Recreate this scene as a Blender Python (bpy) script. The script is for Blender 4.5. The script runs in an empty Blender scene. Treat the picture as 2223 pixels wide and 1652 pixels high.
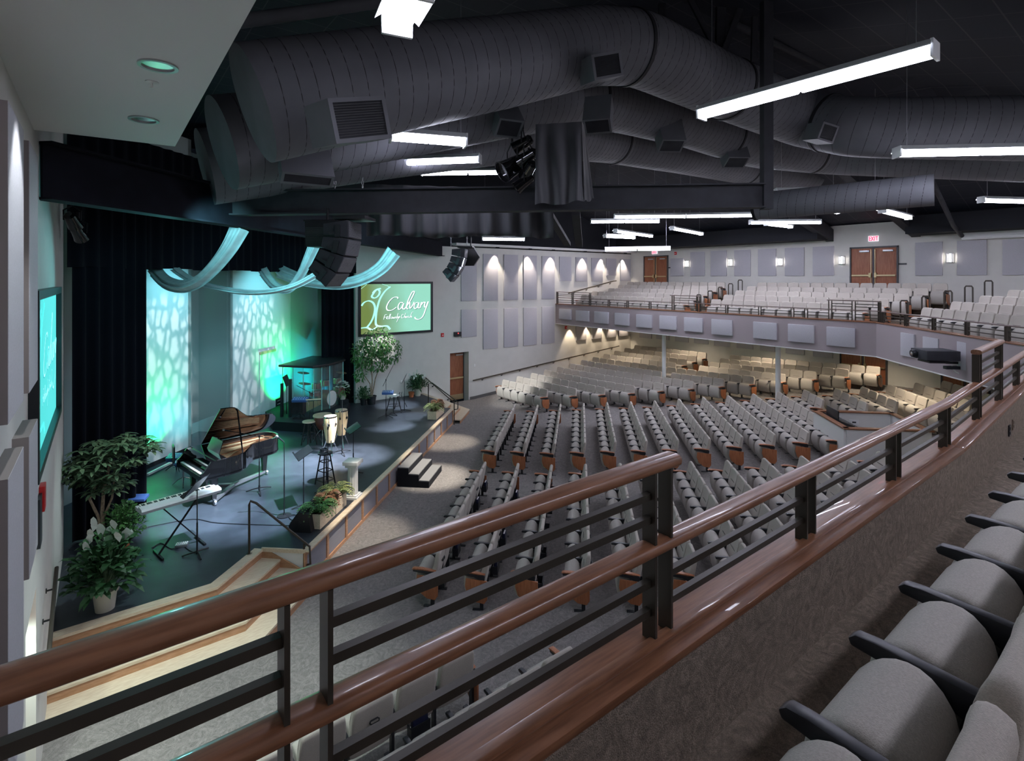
import bpy, bmesh, math, random
from mathutils import Vector, Matrix
random.seed(7)
S = bpy.context.scene
COL = S.collection
PI = math.pi
# ---------------------------------------------------------------- camera model (survey frame)
FP, CXP, HY, EYE = 1150.0, 1111.5, 606.0, 5.5
YAW = math.radians(37.72)
FX, FY = math.sin(YAW), math.cos(YAW)
RX, RY = math.cos(YAW), -math.sin(YAW)
def ray(x, y):
    u = (x-CXP)/FP
    return Vector((u*RX+FX, u*RY+FY, (HY-y)/FP))
def at(x, y, d):
    return Vector((0, 0, EYE))+ray(x, y)*d
def onX(x, y, X):
    r = ray(x, y); return Vector((0, 0, EYE))+r*(X/r.x)
def onY(x, y, Y):
    r = ray(x, y); return Vector((0, 0, EYE))+r*(Y/r.y)
def onZ(x, y, z):
    r = ray(x, y); return Vector((0, 0, EYE))+r*((z-EYE)/r.z)
def onT(x, y, c):          # vertical plane X - Y = c
    r = ray(x, y); return Vector((0, 0, EYE))+r*(c/(r.x-r.y))
def depth(p):
    return p[0]*FX+p[1]*FY
def tl(t, lat, z=0):       # diagonal hall coordinates: distance from the stage corner, sideways offset
    a = (t-lat)/math.sqrt(2); b = (t+lat)/math.sqrt(2)
    return Vector((-.55+a, 20.3-b, z))
def gz(x, y):              # raked main floor
    r = math.hypot(x+.55, 20.3-y)
    if r < 14: return 0.0
    if r < 18: return .07*(r-14)
    return .28+.105*(min(r, 28)-18)
XA, YB, XC, YD = -.55, 20.3, 24.5, -4.75
# ---------------------------------------------------------------- mesh builder
def basis(d):
    d = Vector(d).normalized()
    up = Vector((0, 0, 1)) if abs(d.z) < .95 else Vector((1, 0, 0))
    s = d.cross(up).normalized(); return s, s.cross(d).normalized()
class MB:
    def __init__(s): s.v = []; s.f = []; s.mi = []; s.k = 0
    def add(s, vs, fs):
        b = len(s.v); s.v += [tuple(p) for p in vs]
        for f in fs: s.f.append([b+i for i in f]); s.mi.append(s.k)
        return s
    def box(s, x0, y0, z0, x1, y1, z1):
        vs = [(x0,y0,z0),(x1,y0,z0),(x1,y1,z0),(x0,y1,z0),(x0,y0,z1),(x1,y0,z1),(x1,y1,z1),(x0,y1,z1)]
        return s.add(vs, [(0,3,2,1),(4,5,6,7),(0,1,5,4),(1,2,6,5),(2,3,7,6),(3,0,4,7)])
    def obox(s, c, hx, hy, hz):            # centre and three half-axis vectors
        c = Vector(c); hx = Vector(hx); hy = Vector(hy); hz = Vector(hz)
        if hx.cross(hy).dot(hz) < 0: hx = -hx
        vs = [c+hx*a+hy*b+hz*d for d in (-1, 1) for a, b in ((-1,-1),(1,-1),(1,1),(-1,1))]
        return s.add(vs, [(0,3,2,1),(4,5,6,7),(0,1,5,4),(1,2,6,5),(2,3,7,6),(3,0,4,7)])
    def bar(s, p0, p1, w, h, side=None):
        p0 = Vector(p0); p1 = Vector(p1); d = p1-p0
        if side is None: a, b = basis(d)
        else:
            a = Vector(side).normalized(); b = d.normalized().cross(a).normalized()
        return s.obox((p0+p1)/2, d/2, a*w/2, b*h/2)
    def cyl(s, p0, p1, r0, r1=None, n=12, caps=True):
        if r1 is None: r1 = r0
        p0 = Vector(p0); p1 = Vector(p1); a, b = basis(p1-p0)
        vs = []
        for p, r in ((p0, r0), (p1, r1)):
            for i in range(n):
                t = 2*PI*i/n; vs.append(p+a*math.cos(t)*r+b*math.sin(t)*r)
        fs = [(i, (i+1) % n, n+(i+1) % n, n+i) for i in range(n)]
        if caps: fs += [tuple(range(n-1, -1, -1)), tuple(range(n, 2*n))]
        return s.add(vs, fs)
    def tube(s, pts, r, n=8, rs=None, sq=None):
        pts = [Vector(p) for p in pts]; L = len(pts); base = None; vs = []
        for i, p in enumerate(pts):
            d = (pts[min(i+1, L-1)]-pts[max(i-1, 0)]).normalized()
            if base is None: a, b = basis(d)
            else:
                a = (base-d*base.dot(d))
                a = a.normalized() if a.length > 1e-5 else basis(d)[0]
                b = a.cross(d).normalized()
            base = a; rr = rs[i] if rs else r
            k = 1.0
            if 0 < i < L-1:
                c = (pts[i]-pts[i-1]).normalized().dot((pts[i+1]-pts[i]).normalized()); k = 1/max(.6, math.sqrt(max(0, (1+c)/2)))
            for j in range(n):
                t = 2*PI*j/n; x = math.cos(t)*rr*k; y = math.sin(t)*rr
                if sq: y *= sq
                vs.append(p+a*x+b*y)
        fs = [(i*n+j, i*n+(j+1) % n, (i+1)*n+(j+1) % n, (i+1)*n+j) for i in range(L-1) for j in range(n)]
        fs += [tuple(range(n-1, -1, -1)), tuple(range((L-1)*n, L*n))]
        return s.add(vs, fs)
    def lathe(s, c, prof, n=20, ax=(0, 0, 1)):
        c = Vector(c); ax = Vector(ax).normalized(); a, b = basis(ax); vs = []
        for r, z in prof:
            for i in range(n):
                t = 2*PI*i/n; vs.append(c+ax*z+(a*math.cos(t)+b*math.sin(t))*r)
        m = len(prof)
        fs = [(i*n+j, i*n+(j+1) % n, (i+1)*n+(j+1) % n, (i+1)*n+j) for i in range(m-1) for j in range(n)]
        fs += [tuple(range(n-1, -1, -1)), tuple(range((m-1)*n, m*n))]
        return s.add(vs, fs)
    def ext(s, poly, O, U, V, W):          # 2-D outline in U,V extruded by W
        O = Vector(O); U = Vector(U); V = Vector(V); W = Vector(W); n = len(poly)
        vs = [O+U*x+V*y for x, y in poly]+[O+U*x+V*y+W for x, y in poly]
        fs = [(i, (i+1) % n, n+(i+1) % n, n+i) for i in range(n)]+[tuple(range(n-1, -1, -1)), tuple(range(n, 2*n))]
        return s.add(vs, fs)
    def prism(s, poly, z0, z1):
        return s.ext([(p[0], p[1]) for p in poly], (0,0,z0), (1,0,0), (0,1,0), (0,0,z1-z0))
    def quad(s, a, b, c, d): return s.add([a, b, c, d], [(0, 1, 2, 3)])
    def xf(s, M):
        s.v = [tuple(M @ Vector(p)) for p in s.v]; return s
    def build(s, name, mats, parent=None, smooth=True, ang=35, bev=0, loc=None, fixn=True, merge=False):
        if not isinstance(mats, (list, tuple)): mats = [mats]
        off = Vector(OFF.get(parent.name, (0, 0, 0))) if parent else None
        if off is None:
            if loc is None:
                xs = [p[0] for p in s.v]; ys = [p[1] for p in s.v]; zs = [p[2] for p in s.v]
                off = Vector(((min(xs)+max(xs))/2, (min(ys)+max(ys))/2, min(zs)))
            else: off = Vector(loc)
        me = bpy.data.meshes.new(name)
        me.from_pydata([(p[0]-off.x, p[1]-off.y, p[2]-off.z) for p in s.v], [], s.f)
        for m in mats: me.materials.append(m)
        if len(mats) > 1: me.polygons.foreach_set('material_index', s.mi)
        if fixn or bev or merge:
            bm = bmesh.new(); bm.from_mesh(me)
            if merge: bmesh.ops.remove_doubles(bm, verts=bm.verts, dist=1e-4)
            if fixn: bmesh.ops.recalc_face_normals(bm, faces=bm.faces)
            if bev:
                es = [e for e in bm.edges if len(e.link_faces) == 2 and e.calc_face_angle(0) > math.radians(40)]
                bmesh.ops.bevel(bm, geom=es, offset=bev, segments=2, affect='EDGES', profile=.6)
            bm.to_mesh(me); bm.free()
        if smooth:
            me.polygons.foreach_set('use_smooth', [True]*len(me.polygons))
            me.set_sharp_from_angle(angle=math.radians(ang))
        me.update()
        o = bpy.data.objects.new(name, me); COL.objects.link(o)
        if parent: o.parent = parent; OFF[o.name] = tuple(off)
        else: o.location = off; OFF[o.name] = tuple(off)
        return o
OFF = {}
def tag(o, label=None, cat=None, group=None, kind=None):
    if label: o['label'] = label
    if cat: o['category'] = cat
    if group: o['group'] = group
    if kind: o['kind'] = kind
    return o
def thing(name, label, cat, loc=(0, 0, 0), group=None):
    o = bpy.data.objects.new(name, None); COL.objects.link(o); o.location = loc; o.empty_display_size = .1
    OFF[o.name] = tuple(loc); return tag(o, label, cat, group)
def st(o, label=None): return tag(o, label, None, None, 'structure')
def copy_tree(o, parent=None):
    c = o.copy(); COL.objects.link(c)
    if parent: c.parent = parent
    for ch in list(o.children): copy_tree(ch, c)
    return c
# ---------------------------------------------------------------- materials
def mat(name, col, rough=.6, metal=0, var=0, vscale=20, bump=0, bscale=60, emit=0, spec=.5, alpha=1, trans=0, coat=0, stretch=None, col2=None, sheen=0, det=3):
    m = bpy.data.materials.new(name); m.use_nodes = True; nt = m.node_tree; N = nt.nodes; L = nt.links
    b = N['Principled BSDF']; c4 = (*col, 1)
    b.inputs['Base Color'].default_value = c4; b.inputs['Roughness'].default_value = rough
    b.inputs['Metallic'].default_value = metal; b.inputs['Specular IOR Level'].default_value = spec
    b.inputs['Coat Weight'].default_value = coat; b.inputs['Sheen Weight'].default_value = sheen
    if emit: b.inputs['Emission Color'].default_value = c4; b.inputs['Emission Strength'].default_value = emit
    if trans: b.inputs['Transmission Weight'].default_value = trans
    if alpha < 1: b.inputs['Alpha'].default_value = alpha
    tc = N.new('ShaderNodeTexCoord'); mp = N.new('ShaderNodeMapping'); L.new(tc.outputs['Object'], mp.inputs[0])
    if stretch: mp.inputs['Scale'].default_value = stretch
    if var or col2:
        n = N.new('ShaderNodeTexNoise'); n.inputs['Scale'].default_value = vscale; n.inputs['Detail'].default_value = det
        L.new(mp.outputs[0], n.inputs[0]); r = N.new('ShaderNodeValToRGB')
        lo = tuple(max(0, x*(1-var)) for x in col); hi = tuple(min(1, x*(1+var)) for x in col)
        if col2: lo, hi = col, col2
        r.color_ramp.elements[0].position = .35; r.color_ramp.elements[1].position = .65
        r.color_ramp.elements[0].color = (*lo, 1); r.color_ramp.elements[1].color = (*hi, 1)
        L.new(n.outputs[0], r.inputs[0]); L.new(r.outputs[0], b.inputs['Base Color'])
    if bump:
        n2 = N.new('ShaderNodeTexNoise'); n2.inputs['Scale'].default_value = bscale; L.new(mp.outputs[0], n2.inputs[0])
        bp = N.new('ShaderNodeBump'); bp.inputs['Strength'].default_value = bump; bp.inputs['Distance'].default_value = .01
        L.new(n2.outputs[0], bp.inputs['Height']); L.new(bp.outputs[0], b.inputs['Normal'])
    return m
def carpet(name, c1, c2, c3, scale, bs):
    m = mat(name, c1, .95, spec=.1); nt = m.node_tree; N = nt.nodes; L = nt.links; b = N['Principled BSDF']
    tc = N.new('ShaderNodeTexCoord')
    w = N.new('ShaderNodeTexNoise'); w.inputs['Scale'].default_value = scale; w.inputs['Detail'].default_value = 2.5; w.inputs['Distortion'].default_value = 3.5; w.inputs['Roughness'].default_value = .6
    L.new(tc.outputs['Object'], w.inputs[0])
    r = N.new('ShaderNodeValToRGB'); r.color_ramp.elements[0].color = (*c1, 1); r.color_ramp.elements[1].color = (*c2, 1)
    e = r.color_ramp.elements.new(.5); e.color = (*c3, 1)
    f = N.new('ShaderNodeTexNoise'); f.inputs['Scale'].default_value = bs; f.inputs['Detail'].default_value = 2; L.new(tc.outputs['Object'], f.inputs[0])
    a = N.new('ShaderNodeMath'); a.operation = 'MULTIPLY_ADD'; a.inputs[1].default_value = .9; a.inputs[2].default_value = -.52
    L.new(f.outputs[0], a.inputs[0]); s2 = N.new('ShaderNodeMath'); s2.operation = 'MULTIPLY_ADD'; s2.inputs[1].default_value = 1.1
    L.new(w.outputs[0], s2.inputs[0]); L.new(a.outputs[0], s2.inputs[2]); L.new(s2.outputs[0], r.inputs[0]); L.new(r.outputs[0], b.inputs['Base Color'])
    bp = N.new('ShaderNodeBump'); bp.inputs['Strength'].default_value = .6; bp.inputs['Distance'].default_value = .006
    L.new(f.outputs[0], bp.inputs['Height']); L.new(bp.outputs[0], b.inputs['Normal'])
    return m
M = {}
M['wall'] = mat('wall_paint', (.62,.61,.57), .85, var=.02, vscale=3)
M['wall_teal'] = mat('stage_wall_paint', (.40,.42,.41), .9)
M['wall_white'] = mat('stage_screen_wall', (.72,.74,.74), .8)
M['dark'] = mat('black_paint', (.016,.017,.021), .85, spec=.2)
M['beam'] = mat('dark_steel_paint', (.034,.035,.042), .7, spec=.3, var=.15, vscale=4)
M['beamd'] = mat('black_steel_paint', (.010,.011,.017), .85, spec=.15, var=.15, vscale=4)
M['duct'] = mat('grey_duct_paint', (.145,.148,.165), .6, spec=.35, metal=.0, var=.1, vscale=2)
M['duct_seam'] = mat('duct_seam', (.015,.015,.018), .6)
M['ceil'] = None
M['panel'] = mat('acoustic_fabric', (.46,.45,.48), .95, var=.06, vscale=90, bump=.2, bscale=300)
M['panel_side'] = mat('acoustic_panel_edge', (.22,.19,.18), .95)
M['fascia'] = mat('mauve_fascia_paint', (.33,.28,.29), .8)
M['rail'] = mat('bronze_rail_metal', (.045,.037,.028), .42, metal=.25, var=.1, vscale=6)
M['cherry'] = mat('cherry_wood', (.175,.072,.035), .34, var=.3, vscale=5, stretch=(1.2, 14, 14), coat=.25, col2=(.275,.122,.062), det=6)
M['cherry2'] = mat('cherry_veneer', (.30,.105,.042), .4, stretch=(12, 12, 1.5), vscale=3, col2=(.42,.16,.07), det=5)
M['maple'] = mat('maple_wood', (.62,.50,.36), .45, stretch=(2, 10, 10), vscale=4, col2=(.72,.62,.47))
M['riser'] = mat('birch_riser', (.40,.21,.11), .5, stretch=(2, 2, 10), vscale=4, col2=(.50,.28,.16))
M['stagefloor'] = mat('black_stage_floor', (.034,.040,.052), .42, var=.22, vscale=2.5, det=6)
M['velvet'] = mat('black_velour', (.004,.005,.009), 1.0, sheen=.03, spec=.1)
M['drape'] = mat('charcoal_drape', (.035,.036,.044), .6, sheen=.4)
M['sheer'] = mat('sheer_fabric', (.55,.72,.75), .8, alpha=.93, var=.1, vscale=5)
M['fabric'] = mat('oatmeal_seat_fabric', (.45,.41,.36), .92, var=.08, vscale=160, bump=.25, bscale=350, sheen=.1)
M['shell'] = mat('seat_back_fabric', (.44,.395,.335), .9, var=.05, vscale=100)
M['blk'] = mat('black_plastic', (.014,.016,.02), .38)
M['blk2'] = mat('satin_black_steel', (.02,.02,.023), .4, metal=.3)
M['chrome'] = mat('chrome', (.6,.6,.62), .18, metal=1)
M['alu'] = mat('brushed_aluminium', (.5,.5,.52), .35, metal=.9)
M['piano'] = mat('black_lacquer', (.006,.006,.007), .06, coat=1)
M['ivory'] = mat('ivory_keys', (.75,.74,.68), .3)
M['gold'] = mat('gold_plate', (.22,.10,.05), .4, metal=.6, var=.3, vscale=8)
M['white'] = mat('white_paint', (.75,.75,.73), .55)
M['whiteg'] = mat('white_enamel', (.8,.82,.82), .35)
M['brass'] = mat('satin_brass', (.55,.43,.25), .35, metal=.8)
M['door_wood'] = mat('mahogany_door', (.24,.075,.032), .5, stretch=(8, 8, 1.2), vscale=3, col2=(.31,.11,.05))
M['frame'] = mat('dark_door_frame', (.05,.05,.055), .5)
M['red'] = mat('red_plastic', (.55,.02,.02), .4)
M['leaf'] = mat('green_leaf', (.035,.13,.03), .5, var=.5, vscale=8, col2=(.09,.22,.06))
M['leafd'] = mat('dark_green_leaf', (.02,.07,.025), .45, col2=(.04,.12,.04), vscale=8)
M['leafo'] = mat('olive_leaf', (.07,.14,.075), .5, col2=(.16,.24,.13), vscale=8)
M['leafv'] = mat('variegated_leaf', (.10,.16,.04), .5, col2=(.34,.35,.14), vscale=14)
M['leafr'] = mat('russet_leaf', (.12,.045,.02), .5, col2=(.32,.16,.08), vscale=14)
M['petal'] = mat('white_petal', (.75,.78,.72), .6)
M['bark'] = mat('pale_bark', (.30,.22,.15), .8, var=.3, vscale=20)
M['terra'] = mat('terracotta', (.40,.13,.05), .8)
M['potw'] = mat('cream_ribbed_pot', (.52,.50,.42), .6)
M['skin'] = mat('drum_skin', (.62,.50,.36), .6, var=.1, vscale=8)
M['conga'] = mat('conga_wood', (.66,.46,.24), .35, stretch=(12,12,1), vscale=3, col2=(.76,.56,.32), coat=.3)
M['drumred'] = mat('dark_wood_drum', (.13,.04,.025), .35, var=.4, vscale=9)
M['glass'] = mat('clear_acrylic', (.85,.95,.95), .05, alpha=.05)
M['glassedge'] = mat('acrylic_edge', (.3,.6,.6), .3)
M['blue'] = mat('blue_plastic', (.06,.12,.32), .35)
M['tube'] = mat('lit_fluorescent_lens', (.82,.83,1.0), .5, emit=17)
M['tube2'] = mat('lit_lamp', (1.0,.93,.85), .5, emit=14)
M['carpet'] = carpet('main_floor_carpet', (.10,.095,.09), (.34,.32,.30), (.21,.195,.185), 5.5, 90)
M['carpetb'] = carpet('balcony_carpet', (.10,.08,.062), (.42,.34,.265), (.23,.187,.148), 9, 210)
M['navy'] = mat('navy_book_cover', (.01,.015,.05), .5)
M['paper'] = mat('paper', (.8,.8,.78), .8)
# dark tiled ceiling: procedural grid lines
def ceil_mat():
    m = mat('dark_ceiling_tile', (.03,.032,.042), .7, spec=.3); nt = m.node_tree; N = nt.nodes; L = nt.links; b = N['Principled BSDF']
    tc = N.new('ShaderNodeTexCoord'); br = N.new('ShaderNodeTexBrick'); br.offset = 0; br.squash = 1
    br.inputs['Scale'].default_value = 1; br.inputs['Brick Width'].default_value = 1.2; br.inputs['Row Height'].default_value = .6
    br.inputs['Mortar Size'].default_value = .012; br.inputs['Color1'].default_value = (.030,.033,.046, 1); br.inputs['Color2'].default_value = (.026,.029,.041, 1)
    br.inputs['Mortar'].default_value = (.07,.072,.08, 1); L.new(tc.outputs['Object'], br.inputs[0]); L.new(br.outputs[0], b.inputs['Base Color'])
    return m
M['ceil'] = ceil_mat()
# ribbed panels: fine lines along one axis
def ribbed(name, col, sc, axis='Y'):
    m = mat(name, col, .6); nt = m.node_tree; N = nt.nodes; L = nt.links; b = N['Principled BSDF']
    tc = N.new('ShaderNodeTexCoord'); w = N.new('ShaderNodeTexWave'); w.bands_direction = axis; w.inputs['Scale'].default_value = sc
    L.new(tc.outputs['Object'], w.inputs[0]); bp = N.new('ShaderNodeBump'); bp.inputs['Strength'].default_value = .5; bp.inputs['Distance'].default_value = .01
    L.new(w.outputs['Fac'], bp.inputs['Height']); L.new(bp.outputs[0], b.inputs['Normal']); return m
M['ribgrey'] = ribbed('grey_ribbed_panel', (.25,.25,.28), 14, 'Z')
M['spkgrille'] = ribbed('speaker_grille_grey', (.11,.115,.13), 20, 'Z')
M['louver'] = ribbed('louvre_black', (.02,.02,.022), 20, 'Z')
# ================================================================= SHELL
def wallbox(name, x0, y0, z0, x1, y1, z1, m='wall'):
    b = MB(); b.box(x0, y0, z0, x1, y1, z1); return st(b.build(name, M[m], smooth=False))
# floor (raked)
b = MB(); n = 52; vs = []; xs = [XA-.05+(XC-XA+.1)*i/n for i in range(n+1)]; ys = [YD+(YB-YD)*i/n for i in range(n+1)]
for y in ys:
    for x in xs: vs.append((x, y, gz(x, y)))
b.add(vs, [(j*(n+1)+i, j*(n+1)+i+1, (j+1)*(n+1)+i+1, (j+1)*(n+1)+i) for j in range(n) for i in range(n)])
st(b.build('floor', M['carpet'], loc=(0, 0, 0), ang=60))
# left wall with its door niche
DY0, DY1, DZ = 6.5, 7.46, 2.26
b = MB(); b.box(XA-.35, YD-.2, -.1, XA, DY0, 9.5); b.box(XA-.35, DY1, -.1, XA, 12.5, 9.5); b.box(XA-.35, DY0, DZ, XA, DY1, 9.5)
st(b.build('wall_left', M['wall'], smooth=False))
b = MB(); b.box(XA-.42, DY0-.1, 0, XA-.36, DY1+.1, DZ+.1); o = st(b.build('door_1', M['door_wood'], smooth=False))
b = MB(); b.box(XA-.34, DY1-.08, .98, XA-.30, DY0+.1, 1.06); b.build('push_bar', M['brass'], o)
# far wall with stage screen and its door
fx0, fx1 = onY(977, 764, YB).x, onY(1017.5, 764, YB).x
b = MB(); b.box(7.9, YB, -.1, fx0, YB+.4, 6.95); b.box(fx1, YB, -.1, XC+.3, YB+.4, 6.95); b.box(fx0, YB, 2.2, fx1, YB+.4, 6.95)
st(b.build('wall_far', M['wall'], smooth=False))
wallbox('wall_upper', 7.9, YB-.02, 6.95, XC+.3, YB+.4, 10.8, 'dark')
b = MB(); b.box(fx0-.05, YB+.40, 0, fx1+.05, YB+.46, 2.2); o = st(b.build('door_2', M['frame'], smooth=False))
b = MB(); b.box(fx0+.02, YB+.33, .01, fx1-.09, YB+.38, 2.13); d = b.build('door_leaf', M['door_wood'], o, bev=.004)
b = MB(); b.box(fx0+.02, YB+.26, .98, fx1-.12, YB+.32, 1.05); b.build('push_bar', M['brass'], d)
b = MB(); b.box(fx0+.02, YB+.325, .02, fx1-.09, YB+.332, .26); b.build('kick_plate', M['brass'], d)
b = MB(); b.box(fx1-.5, YB+.27, 2.02, fx1-.14, YB+.33, 2.08); b.build('door_closer', M['alu'], d)
# right wall (behind the far balcony)
b = MB(); y0, y1 = onX(1803, 500, XC).y, onX(1990, 500, XC).y
b.box(XC, YD-.2, -.1, XC+.3, YB+.4, 7.15); b.box(XC, y1, 7.15, XC+.3, y0, 7.75); st(b.build('wall_right', M['wall'], smooth=False))
wallbox('wall_near', XA-.3, YD-.3, -.1, XC+.3, YD, 9)
# ceiling: sloping from the eaves to a flat crown
def cz(x, y): return min(10.6, 7.75+.27*max(0, min(XC-x, y-YD)))
b = MB(); n = 30; vs = []; xs = [XA-2.5+(XC+.3-XA+2.5)*i/n for i in range(n+1)]; ys = [YD+(24-YD)*i/n for i in range(n+1)]
for y in ys:
    for x in xs: vs.append((x, y, cz(x, y)))
b.add(vs, [(j*(n+1)+i, j*(n+1)+i+1, (j+1)*(n+1)+i+1, (j+1)*(n+1)+i) for j in range(n) for i in range(n)])
st(b.build('ceiling', M['ceil'], loc=(0, 0, 0), smooth=False))
# dark eaves either side of the raised bay
b = MB(); b.box(XC-1.3, y0, 7.15, XC+.3, YB, 7.8); b.box(XC-1.3, YD, 7.15, XC+.3, y1, 7.8); b.box(XA, YD, 7.5, XC, YD+1.3, 7.8)
st(b.build('trim_1', M['dark'], smooth=False))
for yy, lb in ((y0, 'dark roof girder on the left of the raised exit bay'), (y1, 'dark roof girder on the right of the raised exit bay')):
    b = MB(); s = 1 if yy == y0 else -1
    b.ext([(0, 0), (0, .5), (-7, 2.5), (-7, 1.6)], (XC, yy-.12, 7.1), (1,0,0), (0,0,1), (0,.28,0)); tag(b.build('roof_girder', M['beam'], smooth=False), lb, 'girder', 'roof girders')
# white soffit over the balcony end
s0, s1 = onZ(380, 318, 7.02), onZ(550, 0, 7.02)
b = MB(); b.prism([(XA, YD), (s1.x+.02, YD), (s0.x, s0.y), (XA, s0.y+.08)], 7.02, 7.35); st(b.build('trim_2', M['white'], smooth=False))
for (px, py), lb in (((343, 142), 'larger recessed chrome downlight in the white soffit, nearer the camera'), ((312, 259), 'recessed chrome downlight in the white soffit, above the stage side')):
    c = onZ(px, py, 7.02); t = thing('recessed_downlight', lb, 'downlight', c, 'soffit downlights')
    b = MB(); b.lathe((c.x, c.y, 7.008), [(.1, .012), (.1, 0), (.125, 0), (.125, .012)], 32); b.build('trim_ring', M['alu'], t, ang=30)
    b = MB(); b.lathe((c.x, c.y, 7.0195), [(.098, 0), (.098, .001)], 32); b.build('reflector', M['chrome'], t)
c = onZ(330, 178, 7.02); t = thing('sprinkler_head', 'small white fire sprinkler head in the soffit between two downlights', 'sprinkler', c)
b = MB(); b.lathe((c.x, c.y, 7.0), [(.01, -.03), (.02, -.03), (.02, -.027), (.006, -.025), (.006, .01), (.045, .015), (.045, .02)], 16); b.build('body', M['white'], t)
# ------------------------------------------------------------------ baseboards
b = MB(); b.box(fx1+.02, YB-.03, 0, XC, YB, .12)
b2 = MB()
for i in range(40):
    x = fx1+.05+(XC-fx1)*i/40; x2 = fx1+.05+(XC-fx1)*(i+1)/40; b2.quad((x, YB-.02, gz(x, YB)), (x2, YB-.02, gz(x2, YB)), (x2, YB-.02, gz(x2, YB)+.13), (x, YB-.02, gz(x, YB)+.13))
st(b2.build('baseboard_far', mat('grey_vinyl_base', (.11,.105,.10), .7), smooth=False, fixn=False))
# ================================================================= STAGE
ZS = .6
SA, SB = onZ(663, 1197, ZS), onZ(983, 886, ZS)        # ends of the straight stage front
C1, C2, C3 = onZ(568, 1192.6, ZS), onZ(469.6, 1274, ZS), onZ(118.4, 1388.7, ZS)
C3.x = XA; C3.y = C2.y
def mir(p): return Vector((20.3-p[1]-.55+0, 20.3-(p[0]+.55), p[2] if len(p) > 2 else 0))
# mirror outline of the left corner steps on the far side
D1 = SB+Vector((-.5, .6, 0)); D2 = D1+Vector((.85, .85, 0)); D3 = Vector((D2.x, YB, ZS))
outline = [C3, C2, C1, SA, SB, D1, D2, D3]
stage = thing('stage_platform', 'black-floored raised stage with wood and grey panel front', 'stage', (4, 12, 0))
poly = [(p.x, p.y) for p in outline]+[(8.3, YB), (8.3, 23.2), (5, 23.2), (-2.2, 15.8), (-2.2, 12.6), (XA, 12.55)]
b = MB(); b.prism(poly, ZS-.04, ZS); b.build('stage_floor', M['stagefloor'], stage, smooth=False)
# grey board below and timber frame on the front
u = (SB-SA); L = u.length; u.normalize(); nrm = Vector((u.y, -u.x, 0))
b = MB(); b.bar(SA-nrm*.03+Vector((0,0,-.31)), SB-nrm*.03+Vector((0,0,-.31)), .04, .58, side=nrm); b.build('front_panel', M['ribgrey'], stage, smooth=False)
b = MB(); b.bar(SA+Vector((0,0,.0)), SB+Vector((0,0,0)), .13, .035, side=nrm); b.build('edge_nosing', M['maple'], stage, bev=.006)
for i in range(14):
    p = SA+u*(L*i/13); b = MB(); b.bar(p+Vector((0,0,-.6)), p+Vector((0,0,-.02)), .075, .03, side=u); b.build('front_post', M['riser'], stage, smooth=False)
b = MB(); b.bar(SA+Vector((0,0,-.565)), SB+Vector((0,0,-.565)), .035, .07, side=nrm); b.bar(SA+Vector((0,0,-.05)), SB+Vector((0,0,-.05)), .03, .07, side=nrm); b.build('front_rail', M['riser'], stage, smooth=False)
# triangular cheek panel between the steps and the front
b = MB(); b.quad((C1.x, C1.y, 0), (SA.x, SA.y, 0), (SA.x, SA.y, ZS), (C1.x, C1.y, ZS)); b.build('cheek_panel', M['white'], stage, smooth=False)
b = MB(); b.bar(C1, SA, .07, .03, side=(0, 0, 1)); b.build('edge_nosing', M['maple'], stage)
# corner steps: nested treads following the outline C3-C2-C1
def offs(pts, d):
    out = []
    for i, p in enumerate(pts):
        ds = []
        if i > 0: e = (pts[i]-pts[i-1]).normalized(); ds.append(Vector((e.y, -e.x, 0)))
        if i < len(pts)-1: e = (pts[i+1]-pts[i]).normalized(); ds.append(Vector((e.y, -e.x, 0)))
        n = sum(ds, Vector()).normalized(); k = 1/n.dot(ds[0]); out.append(p+n*d*k)
    return out
def steps(base, rev, label):
    t = thing('corner_steps', label, 'steps', (base[1].x, base[1].y, 0), 'wooden corner steps')
    base = [Vector((p.x, p.y, 0)) for p in base]
    if rev: base = base[::-1]
    for k in range(4):
        zt = ZS-.15*k; o0 = offs(base, .35*k+(.03 if k == 0 else 0)); o1 = offs(base, .35*(k-1)) if k else offs(base, -.14)
        if k == 0: b = MB(); b.prism([(p.x, p.y) for p in o0]+[(p.x, p.y) for p in o1[::-1]], zt-.03, zt+.012); b.build('nosing', M['maple'], t, smooth=False)
        else: b = MB(); o0b = offs(base, .35*k+.02); b.prism([(p.x, p.y) for p in o0b]+[(p.x, p.y) for p in o1[::-1]], zt-.035, zt); b.build('tread', M['maple'], t, smooth=False)
        b = MB(); oi = offs(base, .35*k-.02); o9 = offs(base, .35*k+.006)
        b.prism([(p.x, p.y) for p in o9]+[(p.x, p.y) for p in oi[::-1]], max(0, zt-.15) if k < 3 else 0, zt-.03); b.build('riser', M['riser'], t, smooth=False)
    return t
steps([Vector((XA, C3.y, 0)), C2, C1], False, 'pale wooden corner steps on the left of the stage, along the left wall')
steps([D1, D2, D3], False, 'pale wooden corner steps at the far end of the stage')
# cheek boards closing the left steps
b = MB(); e = (C1-C2).normalized(); nn = Vector((e.y, -e.x, 0))
b.ext([(0, 0), (0, ZS), (.1, ZS), (1.08, .15), (1.08, 0)], (C1.x, C1.y, 0), nn, (0, 0, 1), e*.03); b.build('cheek_board', M['riser'], stage, smooth=False)
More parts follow.
